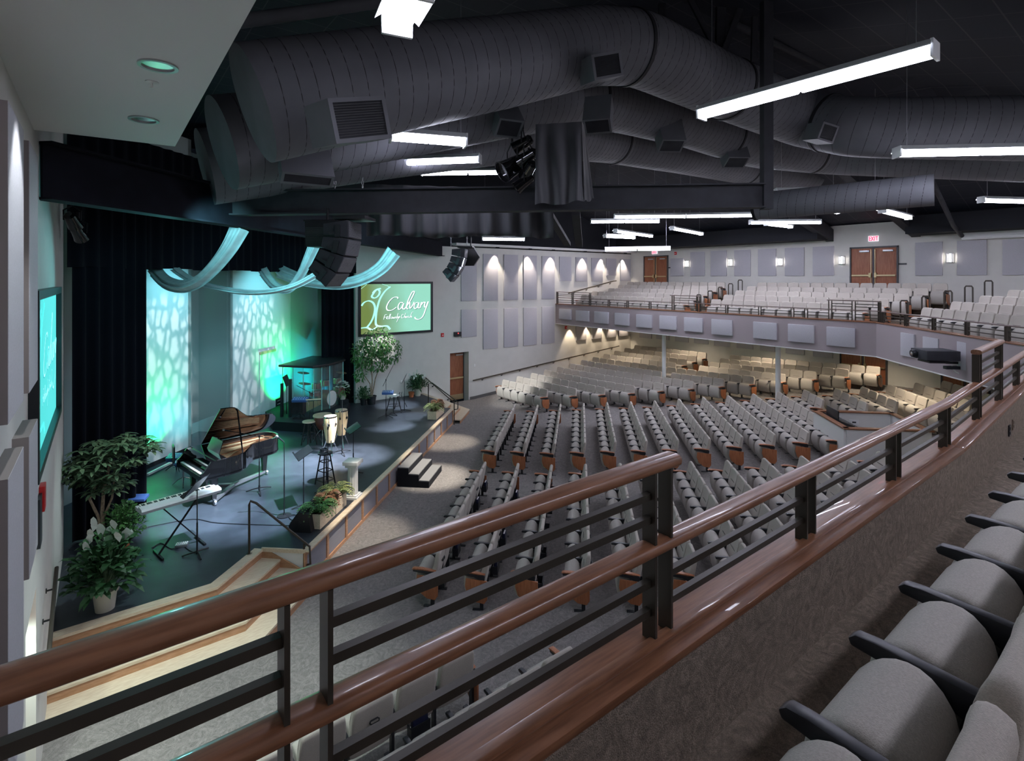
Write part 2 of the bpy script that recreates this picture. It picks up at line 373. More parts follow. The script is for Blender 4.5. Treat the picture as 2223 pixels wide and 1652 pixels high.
# black portable steps against the stage front
t = thing('portable_steps', 'black three-tread portable steps against the stage front', 'steps', onZ(905, 1055, 0))
p0 = onZ(868, 1035, ZS-.12); q = onZ(902, 985, ZS); 
A = onZ(867, 1056, 0); A = SA+u*((A-SA).dot(u)); A.z = 0; W = 1.25
for k in range(3):
    h = .5-.16*k; a0 = A+nrm*(.28*k+.05)
    b = MB(); b.prism([tuple((a0)[:2]), tuple((a0+u*W)[:2]), tuple((a0+u*W+nrm*.30)[:2]), tuple((a0+nrm*.30)[:2])], 0, h-.02); b.build('step_box', M['dark'], t, smooth=False)
    b = MB(); b.prism([tuple((a0+u*.02)[:2]), tuple((a0+u*(W-.02))[:2]), tuple((a0+u*(W-.02)+nrm*.29)[:2]), tuple((a0+u*.02+nrm*.29)[:2])], h-.02, h); b.build('tread', mat('grey_carpet_tread', (.2,.2,.2), .9), t, smooth=False)
# ------------------------------------------------------------------ stage back walls
def vwall(name, p, q, z0, z1, m, th=.12, loc=None):
    p = Vector((p[0], p[1], 0)); q = Vector((q[0], q[1], 0)); n = Vector((-(q-p).y, (q-p).x, 0)).normalized()
    b = MB(); b.prism([tuple(p[:2]), tuple(q[:2]), tuple((q+n*th)[:2]), tuple((p+n*th)[:2])], z0, z1); return st(b.build(name, M[m], smooth=False))
CT = -15.65
pl0 = Vector((-.3, 15.35, 0)); pl1 = onT(415, 900, CT); pr0 = onT(500, 900, CT); pr1 = onT(631, 900, CT)
vwall('wall_stage_1', pl0, pl1, ZS+.12, 9.5, 'wall_white'); vwall('wall_stage_2', pr0, pr1, ZS+.12, 9.5, 'wall_white')
vwall('trim_3', pl0, pl1, ZS, ZS+.12, 'dark'); vwall('trim_4', pr0, pr1, ZS, ZS+.12, 'dark')
dg = Vector((-1, 1, 0))/math.sqrt(2)
vwall('wall_stage_3', Vector(pl1)+dg*1.1-Vector((.6,.6,0)), Vector(pr0)+dg*1.1+Vector((.0,.0,0)), ZS, 9.5, 'wall_teal')
vwall('wall_stage_4', Vector(pr0)+dg*1.15, Vector(pr0)+dg*.0, ZS, 9.5, 'wall_teal')
vwall('wall_stage_5', pl1, Vector(pl1)+dg*1.2, ZS, 9.5, 'wall_teal')
w5 = onT(657, 880, -15.9); w5 = Vector((pr1.x+.55, pr1.y+.22, 0))
vwall('wall_stage_6', pr1, w5, ZS, 9.5, 'wall_teal'); vwall('wall_stage_7', w5, (8.6, 22.4), ZS, 9.5, 'wall_teal')
vwall('wall_stage_8', (8.5, 22.5), (8.5, 20.4), ZS, 9.5, 'wall_teal'); vwall('wall_stage_9', (-2.2, 13.3), pl0, ZS, 9.5, 'wall_teal')
vwall('wall_stage_10', (XA, 12.5), (-2.3, 12.5), ZS, 9.5, 'wall_teal')
# door in the right back panel with its lit header strip
pa, pb = onT(563, 900, CT-.0), onT(597, 890, CT)
zt = onT(575, 767, CT).z; nb = Vector((1, -1, 0))/math.sqrt(2)
b = MB(); mid = (Vector((pa.x, pa.y, 0))+Vector((pb.x, pb.y, 0)))/2+nb*.012; hw = (Vector((pb.x-pa.x, pb.y-pa.y, 0)))/2
b.obox(mid+Vector((0, 0, (ZS+.12+zt)/2)), hw, nb*.012, (0, 0, (zt-ZS-.12)/2)); o = st(b.build('door_3', M['wall_white'], smooth=False))
b = MB(); b.obox(mid+Vector((0, 0, zt+.04)), hw*1.02, nb*.03, (0, 0, .045)); b.build('header', mat('header_strip', (.55,.36,.25), .6), o, smooth=False)
# wall outlet box on that panel
c = onT(604, 873, CT+.05); t = thing('floor_box', 'black audio connection plate low on the lit stage wall', 'wall plate', c)
b = MB(); b.obox(c, (Vector((1,1,0))/math.sqrt(2))*.14, nb*.02, (0,0,.14)); b.build('plate', M['blk'], t)
b = MB()
for i in range(3):
    for j in range(2): b.cyl(c+nb*.02+Vector((.05*(i-1), .05*(i-1), .06-.12*j)), c+nb*.03+Vector((.05*(i-1), .05*(i-1), .06-.12*j)), .016, n=10)
b.build('socket', M['white'], t)
# ------------------------------------------------------------------ curtains
def curtain(name, p, q, z0, z1, amp, wl, m, label, cat, group=None, jag=0, seed=0, parent=None):
    p = Vector((p[0], p[1], 0)); q = Vector((q[0], q[1], 0)); d = q-p; L = d.length; d.normalize(); n = Vector((-d.y, d.x, 0))
    R = random.Random(seed); k = max(8, int(L/wl*8)); vs = []; ph = [R.uniform(-.8, .8) for _ in range(int(L/wl)+3)]
    lv = 7
    for side in (0, .008):
        for j in range(lv):
            f = j/(lv-1)
            for i in range(k+1):
                s = L*i/k; idx = int(s/wl); a = amp*(.75+.35*ph[idx])*math.sin(2*PI*s/wl+ph[min(idx+1, len(ph)-1)]*.5+f*.25)
                a *= 1-.35*f
                z = z0+(z1-z0)*f
                if j == 0 and jag: z += jag*math.sin(s*3+ph[idx])*.5
                vs.append(p+d*s+n*(a+side)+Vector((0, 0, z)))
    W = k+1; O = W*lv
    fs = [(j*W+i, j*W+i+1, (j+1)*W+i+1, (j+1)*W+i) for j in range(lv-1) for i in range(k)]
    fs += [(O+(j+1)*W+i, O+(j+1)*W+i+1, O+j*W+i+1, O+j*W+i) for j in range(lv-1) for i in range(k)]
    fs += [(i, O+i, O+i+1, i+1) for i in range(k)]
    b = MB(); b.add(vs, fs); o = b.build(name, M[m], parent, ang=180, fixn=False)
    if not parent: tag(o, label, cat, group)
    return o
pc0 = Vector((XA+.12, 12.72, 0)); pc1 = Vector((.74, 13.55, 0))
curtain('stage_curtain', pc0, pc1, ZS+.02, 7.2, .08, .24, 'velvet', 'black pleated stage curtain hanging at the left of the lit panels', 'curtain', 'stage leg curtains', seed=1)
curtain('stage_curtain', (6.62, 20.42), (7.86, 20.42), ZS+.02, 7.2, .07, .22, 'velvet', 'narrow black stage curtain hanging beside the right projection screen', 'curtain', 'stage leg curtains', seed=2)
curtain('stage_valance', (XA+.05, 12.55), (7.9, 20.25), 5.72, 8.4, .05, .3, 'velvet', 'long black border curtain across the top of the stage', 'curtain', seed=3, jag=.03)
# floor mask strip behind the curtain (white cable raceway along the left back panel)
a0, a1 = onZ(320, 1030, ZS+.05), onZ(418, 981, ZS+.05)
t = MB(); t.bar(a0, a1, .06, .05); tag(t.build('cable_raceway', M['white'], smooth=False), 'white cable raceway on the floor below the left lit panel', 'raceway')
# ================================================================= BALCONY
M['darkwood'] = mat('dark_wood_cap', (.10,.06,.05), .45)
ZL, ZB0, ZF = 4.23, 3.22, 3.80
bp = [Vector((XA, 1.27, 0)), Vector((5.1, 1.25, 0)), Vector((13.75, 1.62, 0)), Vector((18.1, 5.8, 0)), Vector((18.55, YB, 0))]
def boff(d):
    o = offs(bp, d)
    o[0].x = XA; o[-1].y = YB
    return o
def strip(mb, d0, d1, z0, z1):
    A = boff(d0); B = boff(d1)
    for i in range(4): mb.prism([(A[i].x, A[i].y), (A[i+1].x, A[i+1].y), (B[i+1].x, B[i+1].y), (B[i].x, B[i].y)], z0, z1)
b = MB(); strip(b, 0, .1, ZB0+.0, ZL-.03); st(b.build('wall_balcony', M['fascia'], smooth=False))
b = MB(); strip(b, .1, .17, ZF-.05, ZL-.03); st(b.build('trim_5', M['carpetb'], smooth=False))
led = MB(); strip(led, -.02, .187, ZL-.03, ZL); strip(led, .085, .13, ZL, ZL+.014); st(led.build('trim_6', M['cherry'], bev=.006))
b = MB(); strip(b, .09, 2.0, ZB0-.02, ZB0); strip(b, 2.0, 6.3, ZB0-.02, ZB0); st(b.build('trim_7', mat('white_balcony_underside', (.66,.65,.6), .8), smooth=False))
# floors: first tier then rising tiers
tiers = [(.17, 1.46, ZF)]+[(1.46+.92*(k-1), 1.46+.92*k, ZF+.165*k) for k in range(1, 5)]+[(1.46+.92*4, 6.4, ZF+.165*5)]
b = MB()
for i, (d0, d1, z) in enumerate(tiers):
    A = boff(d0); B = boff(d1)
    for k in range(4):
        if k < 2 and i > 0: continue
        b.prism([(A[k].x, A[k].y), (A[k+1].x, A[k+1].y), (B[k+1].x, B[k+1].y), (B[k].x, B[k].y)], ZB0, z)
# near side: flat tier below the camera
A = boff(1.46)
b.prism([(XA, A[0].y), (A[1].x, A[1].y), (A[1].x, YD), (XA, YD)], ZB0, ZF); b.prism([(A[1].x, A[1].y), (A[2].x, A[2].y), (A[2].x, YD), (A[1].x, YD)], ZB0, ZF)
st(b.build('floor_balcony', M['carpetb'], smooth=False))
# pale steel edge under the fascia
b = MB(); strip(b, -.005, .1, ZB0-.03, ZB0); st(b.build('trim_8', M['white'], smooth=False))
# fascia panels
def fascia_panel(xl, xr, yt, yb, X=None, c=None, label=''):
    f = (lambda x, y: onX(x, y, X)) if X else (lambda x, y: onT(x, y, c))
    p = f(xl, (yt+yb)/2); q = f(xr, (yt+yb)/2); zt = f((xl+xr)/2, yt).z; zb = f((xl+xr)/2, yb).z
    o = MB(); d = (Vector((q.x-p.x, q.y-p.y, 0)))/2; nn = Vector((d.y, -d.x, 0)).normalized()*-.04
    c0 = Vector(((p.x+q.x)/2, (p.y+q.y)/2, (zt+zb)/2)); o.obox(c0, d, nn, (0, 0, (zt-zb)/2))
    tag(o.build('acoustic_panel', M['panel'], bev=.006), label, 'acoustic panel', 'panels on the balcony front')
FXX = lambda i: 18.47-.42*i/9
fp = [(1214.5,1240,671,693),(1251,1279,674.5,697),(1291,1321,677,702),(1335.5,1366,680,706),(1382,1416,683,711),(1432.5,1469,686,715),(1486,1526,690,720),(1545.5,1590,694,727),(1636,1687,700,736),(1711.5,1768,705,743),(1795,1857,711,752)]
on = ['first','second','third','fourth','fifth','sixth','seventh','eighth','ninth','tenth','eleventh','twelfth']
for i, (a, c, t0, t1) in enumerate(fp):
    fascia_panel(a, c, t0, t1, X=18.48-.38*i/10, label='square grey panel on the balcony front, %s from the far wall' % on[i])
for i, (a, c, t0, t1) in enumerate([(1958,1987,724,774),(2006.5,2040,733,781),(2081,2121,744,805),(2172,2230,752,838)]):
    fascia_panel(a, c, t0, t1, c=12.25, label='tall grey panel on the angled balcony front, %s from the bend' % on[i])
# columns
for px, lb in ((1441.5, 'slim white round column under the balcony, nearer the far wall'), (1689, 'slim white round column under the balcony, nearer the sound booth')):
    c = onX(px, 720, 18.95); b = MB(); b.cyl((c.x, c.y, gz(c.x, c.y)), (c.x, c.y, ZB0), .085, n=24)
    tag(b.build('support_column', M['whiteg'], ang=50), lb, 'column', 'balcony columns')
# ------------------------------------------------------------------ balcony railings
def railpath(d): return boff(d)
def pt_on(path, s):
    for i in range(len(path)-1):
        L = (path[i+1]-path[i]).length
        if s <= L or i == len(path)-2: return path[i]+(path[i+1]-path[i])*(s/L), (path[i+1]-path[i]).normalized()
        s -= L
RP = boff(.08)
def s_of(path, p):      # arc position nearest p
    best = (1e9, 0); acc = 0
    for i in range(len(path)-1):
        d = path[i+1]-path[i]; L = d.length; t = max(0, min(1, (Vector((p[0], p[1], 0))-path[i]).dot(d)/L/L)); q = path[i]+d*t
        dd = (q-Vector((p[0], p[1], 0))).length
        if dd < best[0]: best = (dd, acc+t*L)
        acc += L
    return best[1]
def cap_profile(w, h, n=14):
    out = []
    for i in range(n):
        t = 2*PI*i/n; x = math.cos(t); y = math.sin(t)
        out.append((w/2*math.copysign(abs(x)**.7, x), h/2*math.copysign(abs(y)**.7, y)))
    return out
def railing(label, s0, s1, talls, wood, group, posts=None, zl=4.57, zt=4.86, cw=.078, chh=.046):
    a, _ = pt_on(RP, s0); t = thing('balcony_railing', label, 'railing', (a.x, a.y, ZL), group)
    L = s1-s0; n = max(1, round(L/1.22)); ps = posts or [s0+.05]+[s0+L*i/n for i in range(1, n)]+[s1-.05]
    acc = 0; cuts = [s0]
    for i in range(3):
        acc += (RP[i+1]-RP[i]).length
        if s0 < acc < s1: cuts.append(acc)
    cuts.append(s1)
    def runs(x0, x1, z, w, h, mt, nm):
        cs = [x0]+[c for c in cuts if x0+.02 < c < x1-.02]+[x1]
        mb = MB(); pts = [pt_on(RP, c)[0]+Vector((0, 0, z)) for c in cs]
        prof = cap_profile(w, h); vs = []
        for i, p in enumerate(pts):
            dd = (pts[min(i+1, len(pts)-1)]-pts[max(i-1, 0)]).normalized(); sd = Vector((dd.y, -dd.x, 0))
            vs += [p+sd*x+Vector((0, 0, y)) for x, y in prof]
        m = len(prof); fs = [(i*m+j, i*m+(j+1) % m, (i+1)*m+(j+1) % m, (i+1)*m+j) for i in range(len(pts)-1) for j in range(m)]
        fs += [tuple(range(m-1, -1, -1)), tuple(range((len(pts)-1)*m, len(pts)*m))]
        mb.add(vs, fs); return mb.build(nm, mt, t, ang=50)
    def bars(x0, x1, z, nm='mid_bar'):
        cs = [x0]+[c for c in cuts if x0+.02 < c < x1-.02]+[x1]
        mb = MB(); pts = [pt_on(RP, c)[0]+Vector((0, 0, z)) for c in cs]
        for p, q in zip(pts, pts[1:]): mb.bar(p, q, .024, .024)
        return mb.build(nm, M['rail'], t, smooth=False)
    runs(s0, s1, zl-.02, cw, chh, wood, 'handrail')
    intall = lambda s: any(x0-.08 <= s <= x1+.08 for x0, x1 in talls)
    for s in ps:
        for off in (-.045, .045):
            if s+off < s0 or s+off > s1+.01: continue
            p, d = pt_on(RP, s+off); top = (zt if intall(s+off) else zl)-.04
            mb = MB(); mb.bar((p.x, p.y, ZL), (p.x, p.y, top), .012, .056, side=d); mb.build('post', M['rail'], t, smooth=False)
    for i in range(len(ps)-1):
        for f in (1/3, 2/3): bars(ps[i]+.05, ps[i+1]-.05, ZL+(zl-ZL-.04)*f)
    for x0, x1 in talls:
        runs(x0-.03, x1+.09, zt-.02, cw, chh, wood, 'upper_handrail')
        inn = [s for s in ps if x0-.1 <= s <= x1+.1]
        for i in range(len(inn)-1):
            for f in (1/3, 2/3): bars(inn[i]+.05, inn[i+1]-.05, zl+(zt-zl-.04)*f)
    return t
near_posts = [s_of(RP, (x, 1.2)) for x in (.35, 1.575, 2.74, 3.96, 5.05, 6.27, 7.43, 8.65, 9.9, 11.1, 12.3, 13.5)]
chs = s_of(RP, (13.7, 1.65)); end = sum((RP[i+1]-RP[i]).length for i in range(4))
railing('long bronze and cherry wood balcony railing in the foreground', 0, chs, [(0, near_posts[1]), (near_posts[5], near_posts[6])], M['cherry'], 'balcony railings', posts=[.02]+near_posts)
def sx(px): p = onX(px, 650, 18.4); return s_of(RP, (p.x, p.y))
cc = s_of(RP, (18.05, 5.75))
railing('bronze railing on the angled corner of the far balcony', chs+.1, cc-.1, [], M['darkwood'], 'balcony railings', cw=.07, chh=.03)
k = sx(1808); railing('bronze railing along the far balcony opposite the camera', cc, end, [(cc+.05, k), (sx(1520), sx(1459)), (sx(1278), end)], M['darkwood'], 'balcony railings', cw=.07, chh=.03,
    posts=[cc+.05, cc+.05+(k-cc)*.5, k, sx(1755), sx(1725), sx(1653), sx(1580), sx(1518), sx(1461), sx(1410), sx(1360), sx(1318), sx(1276), sx(1237), end-.05])
for (xx, zz, m_, lb) in ((7.3, 3.96, 'blk', 'small black socket on the carpeted balcony kneewall at the right'), (7.55, 3.98, 'carpetb', 'carpet-coloured cover plate beside the black socket on the kneewall')):
    yy = 1.25+.0428*(xx-5.1)-.172; b = MB(); b.box(xx-.035, yy-.012, zz-.055, xx+.035, yy, zz+.055); b.box(xx-.015, yy-.016, zz-.035, xx+.015, yy-.01, zz-.008); b.box(xx-.015, yy-.016, zz+.008, xx+.015, yy-.01, zz+.035); tag(b.build('wall_socket', M[m_]), lb, 'socket')
# far aisle grab loops
loops = [(1517,640),(1541.7,631.6),(1564,623.5),(1586,616),(1607,608)]
for grp, xs_ in (('left', loops), ('right', [(1963,652.6),(2009.7,643),(2058,631.5),(2103,621),(2146,609.6)])):
    for i, (px, py) in enumerate(xs_):
        X = 19.5+.92*i; c = onX(px, py, X); zf = ZF+.165*i
        b = MB(); w = .10
        b.tube([(c.x, c.y-w, zf), (c.x, c.y-w, c.z-.05), (c.x, c.y-w+.03, c.z), (c.x, c.y+w-.03, c.z), (c.x, c.y+w, c.z-.05), (c.x, c.y+w, zf)], .022, 8)
        tag(b.build('grab_rail', M['rail']), 'bronze looped grab rail in the far balcony %s aisle, %s step up' % (grp, on[i]), 'grab rail', 'aisle grab rails on the far balcony')
# ================================================================= WALL FITTINGS
def panelY(xl, xr, yt, yb, label, group, zt=None):
    p = onY(xl, yb, YB-.05); q = onY(xr, yb, YB-.05); zt = zt or onY(xl, yt, YB-.05).z; zb = p.z
    b = MB(); b.box(p.x, YB-.055, zb, q.x, YB, zt); return tag(b.build('acoustic_panel', M['panel'], bev=.008), label, 'acoustic panel', group)
for i, (a, c, t0, t1) in enumerate([(1001.6,1035,547.5,654),(1049.5,1081,551,652.9),(1094.4,1124.7,552.4,651.4),(1137,1165.4,554.2,650.5),(1176.7,1204,555.7,649.7)]):
    panelY(a, c, t0, t1, 'tall upper grey wall panel, %s from the right screen on the far wall' % on[i], 'upper tall wall panels')
for i, (a, c, t0, t1) in enumerate([(1001.6,1035,672.6,733),(1049.5,1081,671.4,758.8),(1094.4,1124.7,669.5,754.6),(1137,1165.4,668,750.8),(1176.7,1204,666,746.7)]):
    panelY(a, c, t0, t1, 'lower grey wall panel, %s from the right screen on the far wall' % on[i], 'lower tall wall panels')
for i, (a, c, t0, t1) in enumerate([(1215,1240.3,557,610),(1250,1274.6,558.3,610.8),(1284.4,1308.6,559.7,610.8),(1316.7,1338,560.9,598),(1347.5,1369,562,610)]):
    panelY(a, c, t0, t1, 'short grey wall panel above the far balcony handrail, %s from the tall panels' % on[i], 'short wall panels')
for i, (a, c, t1) in enumerate([(1251,1273.5,739.5),(1285,1306.8,736.4),(1317,1338,733.4),(1344,1364,730.4)]):
    panelY(a, c, 0, t1, 'grey panel on the far wall below the balcony, %s from the left' % on[i], 'panels below the balcony', zt=3.1)
def panelX(xl, xr, yt, yb, label, group, zt=None):
    X = XC-.05; p = onX(xl, yb, X); q = onX(xr, yb, X); zt = zt or onX((xl+xr)/2, yt, X).z; zb = p.z
    b = MB(); b.box(XC-.055, q.y, zb, XC, p.y, zt); return tag(b.build('acoustic_panel', M['panel'], bev=.008), label, 'acoustic panel', group)
o1, k1 = 1440, 5.508
up = [(85,240,335,547),(322,493,257,547),(565,755,243,547),(847,1040,235,547),(1132,1345,222,545),(1452,1680,207,545),(1785,2038,192,543)]
for i, (a, c, t0, t1) in enumerate(up):
    panelX(o1+a/k1, o1+c/k1, 500+t0/k1, 500+t1/k1, 'grey panel on the balcony back wall between the exits, %s from the left' % on[i], 'back wall panels')
for i, (a, c, t0, t1) in enumerate([(882,1160,215,558),(1310,1615,195,555),(1775,2100,185,553)]):
    panelX(1800+a/4.721, 1800+c/4.721, 480+t0/4.721, 480+t1/4.721, 'grey panel on the balcony back wall right of the nearer exit, %s from it' % on[i], 'back wall panels')
lo = [(1388,1413.9,1405,0),(1424.5,1452.6,1425,0)]
for i, (a, c, y) in enumerate([(1388,1413.9,732.6),(1424.5,1452.6,735.7),(1465.4,1494,740.6),(1506.3,1537,744.2),(1550,1583.8,749.6),(1599,1634.3,755),(1649.7,1682,760.5),(1705.4,1745.5,766.9),(1764.6,1807.6,773.2),(1951,2030,794)]):
    panelX(a, c, 0, y, 'grey panel on the back wall under the balcony, %s from the far corner' % on[i], 'panels under the back balcony', zt=3.12)
# left wall panels near the camera
for y0_, y1_, z0_, z1_, lb in ((5.57,6.26,4.61,6.58,'tall grey panel high on the left wall, farther one'),(4.40,5.2,4.62,6.58,'tall grey panel high on the left wall, nearer one'),(5.57,6.26,3.16,4.27,'grey panel low on the left wall, farther one'),(4.40,5.2,2.3,4.29,'grey panel low on the left wall, nearer one')):
    b = MB(); b.box(XA, y0_, z0_, XA+.097, y1_, z1_); b.k = 1; b.box(XA+.097, y0_+.003, z0_+.003, XA+.10, y1_-.003, z1_-.003); tag(b.build('acoustic_panel', [M['panel_side'], M['panel']], smooth=False), lb, 'acoustic panel', 'left wall panels')
# ------------------------------------------------------------------ screens
def screen(name, label, org, U, V, w, h, tint, out):
    # U along width, V up, out = towards the room
    t = thing(name, label, 'projection screen', org, 'projection screens')
    U = Vector(U); V = Vector(V); out = Vector(out); org = Vector(org); f = .09
    b = MB()
    for (x0, y0, x1, y1) in ((0, 0, w, f), (0, h-f, w, h), (0, f, f, h-f), (w-f, f, w, h-f)):
        b.obox(org+U*(x0+x1)/2+V*(y0+y1)/2+out*.04, U*(x1-x0)/2, V*(y1-y0)/2, out*.04)
    b.build('frame', M['blk'], t, smooth=False)
    m = bpy.data.materials.new(name+'_image'); m.use_nodes = True; nt = m.node_tree; N = nt.nodes; L = nt.links
    bs = N['Principled BSDF']; bs.inputs['Base Color'].default_value = (.05,.05,.05,1); bs.inputs['Roughness'].default_value = .8
    tc = N.new('ShaderNodeTexCoord'); sp = N.new('ShaderNodeSeparateXYZ'); L.new(tc.outputs['Object'], sp.inputs[0])
    ax = 0 if abs(U.x) > .5 else 1
    gr = N.new('ShaderNodeTexNoise'); gr.inputs['Scale'].default_value = .8; L.new(tc.outputs['Object'], gr.inputs[0])
    ma = N.new('ShaderNodeMath'); ma.operation = 'MULTIPLY_ADD'; ma.inputs[1].default_value = .80/w; L.new(sp.outputs[ax], ma.inputs[0])
    mb_ = N.new('ShaderNodeMath'); mb_.operation = 'MULTIPLY_ADD'; mb_.inputs[1].default_value = .16/h; mb_.inputs[2].default_value = 0; L.new(sp.outputs[2], mb_.inputs[0]); L.new(mb_.outputs[0], ma.inputs[2])
    mc = N.new('ShaderNodeMath'); mc.operation = 'MULTIPLY_ADD'; mc.inputs[1].default_value = .25; L.new(gr.outputs[0], mc.inputs[0]); L.new(ma.outputs[0], mc.inputs[2])
    if (U.x+U.y) < 0: mb_.inputs[2].default_value = .8
    r = N.new('ShaderNodeValToRGB'); r.color_ramp.elements[0].position = .32; r.color_ramp.elements[1].position = .72
    r.color_ramp.elements[0].color = (*tint[0], 1); r.color_ramp.elements[1].color = (*tint[1], 1); L.new(mc.outputs[0], r.inputs[0])
    L.new(r.outputs[0], bs.inputs['Emission Color']); bs.inputs['Emission Strength'].default_value = .5
    b = MB(); b.quad(org+U*f+V*f+out*.02, org+U*(w-f)+V*f+out*.02, org+U*(w-f)+V*(h-f)+out*.02, org+U*f+V*(h-f)+out*.02); sc_ = b.build('screen_surface', m, t, smooth=False, fixn=False)
    X0, X1, Y0, Y1 = 650, 1535, 1605, 955
    def P(x, y, o): return org+U*(w*(x-X0)/(X1-X0))+V*(h*(Y0-y)/(Y0-Y1))+out*o
    def stroke(mb, pts, wd, o):
        pts = [Vector(p) for p in pts]; fine = []
        for i in range(len(pts)-1):      # Catmull-Rom
            p0, p1, p2, p3 = pts[max(i-1,0)], pts[i], pts[i+1], pts[min(i+2,len(pts)-1)]
            for k in range(5):
                s = k/5; fine.append(.5*((2*p1)+(p2-p0)*s+(2*p0-5*p1+4*p2-p3)*s*s+(3*p1-p0-3*p2+p3)*s**3))
        fine.append(pts[-1]); L_, R_ = [], []
        for i, p in enumerate(fine):
            d = (fine[min(i+1,len(fine)-1)]-fine[max(i-1,0)]).normalized(); n = Vector((-d.y, d.x))*wd*(.45+.55*abs(d.x*.3+d.y))/2
            L_.append(P(*(p+n), o)); R_.append(P(*(p-n), o))
        m_ = len(fine); mb.add(L_+R_, [(i, i+1, m_+i+1, m_+i) for i in range(m_-1)])
    letters = [[(1105,1165),(1090,1145),(1040,1155),(990,1210),(968,1270),(985,1305),(1030,1305),(1085,1270)],[(1165,1218),(1130,1215),(1105,1260),(1112,1298),(1140,1285),(1172,1225),(1158,1285),(1182,1298)],
      [(1182,1298),(1250,1200),(1300,1100),(1293,1075),(1265,1105),(1220,1210),(1208,1280),(1228,1298)],[(1225,1228),(1247,1218),(1250,1292),(1290,1240),(1300,1212)],[(1352,1218),(1315,1228),(1300,1275),(1317,1298),(1345,1270),(1360,1222),(1350,1282),(1372,1290)],
      [(1375,1290),(1395,1220),(1392,1250),(1418,1218),(1438,1225)],[(1442,1215),(1430,1270),(1450,1277),(1480,1212),(1450,1300),(1410,1400),(1360,1435),(1320,1425),(1310,1403)]]
    small = [[(935,1415),(950,1360),(975,1355)],[(940,1388),(962,1386)],[(970,1405),(985,1385),(972,1380),(968,1405),(985,1410)],[(992,1412),(1010,1350)],[(1002,1412),(1020,1350)],[(1030,1388),(1018,1400),(1028,1410),(1040,1396),(1030,1388)],[(1046,1390),(1044,1408),(1058,1395),(1058,1408),(1070,1388)],[(1082,1386),(1074,1393),(1080,1402),(1070,1408)],[(1086,1410),(1106,1345)],[(1092,1395),(1102,1388),(1100,1408)],[(1110,1390),(1106,1408)],[(1118,1385),(1088,1455)],[(1118,1388),(1128,1395),(1114,1406)],
      [(1172,1365),(1155,1362),(1145,1390),(1152,1408),(1170,1400)],[(1176,1408),(1196,1345)],[(1182,1395),(1192,1388),(1190,1408)],[(1200,1390),(1198,1406),(1212,1392),(1212,1406)],[(1218,1406),(1222,1388),(1232,1388)],[(1240,1390),(1232,1398),(1240,1408),(1248,1400)],[(1252,1408),(1272,1345),(1290,1340)],[(1256,1396),(1268,1388),(1266,1406),(1275,1400)]]
    fig = [[(905,1040),(880,1038),(845,1060),(815,1100),(800,1135),(835,1150),(875,1120),(890,1075),(865,1045),(830,1065),(810,1095)],[(685,1240),(715,1200),(765,1183),(812,1205),(835,1260),(828,1340),(795,1430),(745,1500)],[(1015,1015),(950,1070),(890,1170),(858,1290),(845,1400),(850,1475),(900,1495),(975,1497),(1010,1540)],[(668,1505),(745,1502),(800,1530),(860,1500)]]
    mb = MB()
    for s in fig: stroke(mb, s, 24, .026)
    stroke(mb, [(672,1045),(720,1005),(745,982)], 6, .026); stroke(mb, [(915,982),(980,1005),(1005,1030)], 6, .026)
    mb.build('figure_emblem', mat(name+'_emblem', tint[2], .8, emit=.5), t, smooth=False, fixn=False)
    for off, mt, o in (((5, 5), mat(name+'_shadow', tint[3], .8, emit=.3), .024), ((0, 0), mat(name+'_letters', tint[4], .8, emit=.6), .028)):
        mb = MB()
        for s in letters: stroke(mb, [(x+off[0], y+off[1]) for x, y in s], 15, o)
        for s in small: stroke(mb, [(x+off[0]*.7, y+off[1]*.7) for x, y in s], 7, o)
        mb.build('lettering', mt, t, smooth=False, fixn=False)
    return t
TL = onY(778.5, 613, YB-.06); BR = onY(939.5, 722, YB-.06)
screen('projection_screen', 'framed projection screen on the far wall reading Calvary Fellowship Church', (TL.x, YB, 3.22), (1,0,0), (0,0,1), BR.x-TL.x, TL.z-3.22+.02, ((.17,.25,.055),(.33,.78,.60),(.40,.85,.75),(.02,.10,.10),(.85,.95,.92)), (0,-1,0))
SY0, SY1 = 6.68, 10.2
screen('projection_screen', 'framed cyan projection screen seen edge-on on the left wall above the plant', (XA, SY0, 3.56), (0,1,0), (0,0,1), SY1-SY0, 1.83, ((.08,.80,.78),(.10,.85,.85),(.10,.92,.92),(.01,.25,.32),(.35,.95,.95)), (1,0,0))
# ------------------------------------------------------------------ sconces, exit signs, alarms
for i, (px, py) in enumerate([(1491,572.6),(1585.4,570),(1693.6,568.6),(1827,565),(2062,560)]):
    c = onX(px, py, XC-.06); t = thing('wall_sconce', 'lit up-and-down wall sconce on the balcony back wall, %s from the left' % on[i], 'sconce', (XC, c.y, c.z), 'back wall sconces')
    b = MB(); b.box(XC-.03, c.y-.10, c.z-.17, XC, c.y+.10, c.z+.17); b.build('back_plate', M['alu'], t)
    b = MB()
    for z in (-.17, .15): b.lathe((XC-.03, c.y, c.z+z), [(.12, 0), (.12, .02)], 20)
    for s in (-1, 1): b.box(XC-.14, c.y+s*.08-.012, c.z-.16, XC-.11, c.y+s*.08+.012, c.z+.16)
    b.build('bracket', M['alu'], t)
    b = MB(); b.cyl((XC-.07, c.y, c.z-.13), (XC-.07, c.y, c.z+.13), .035, n=16); b.build('lamp', M['tube2'], t)
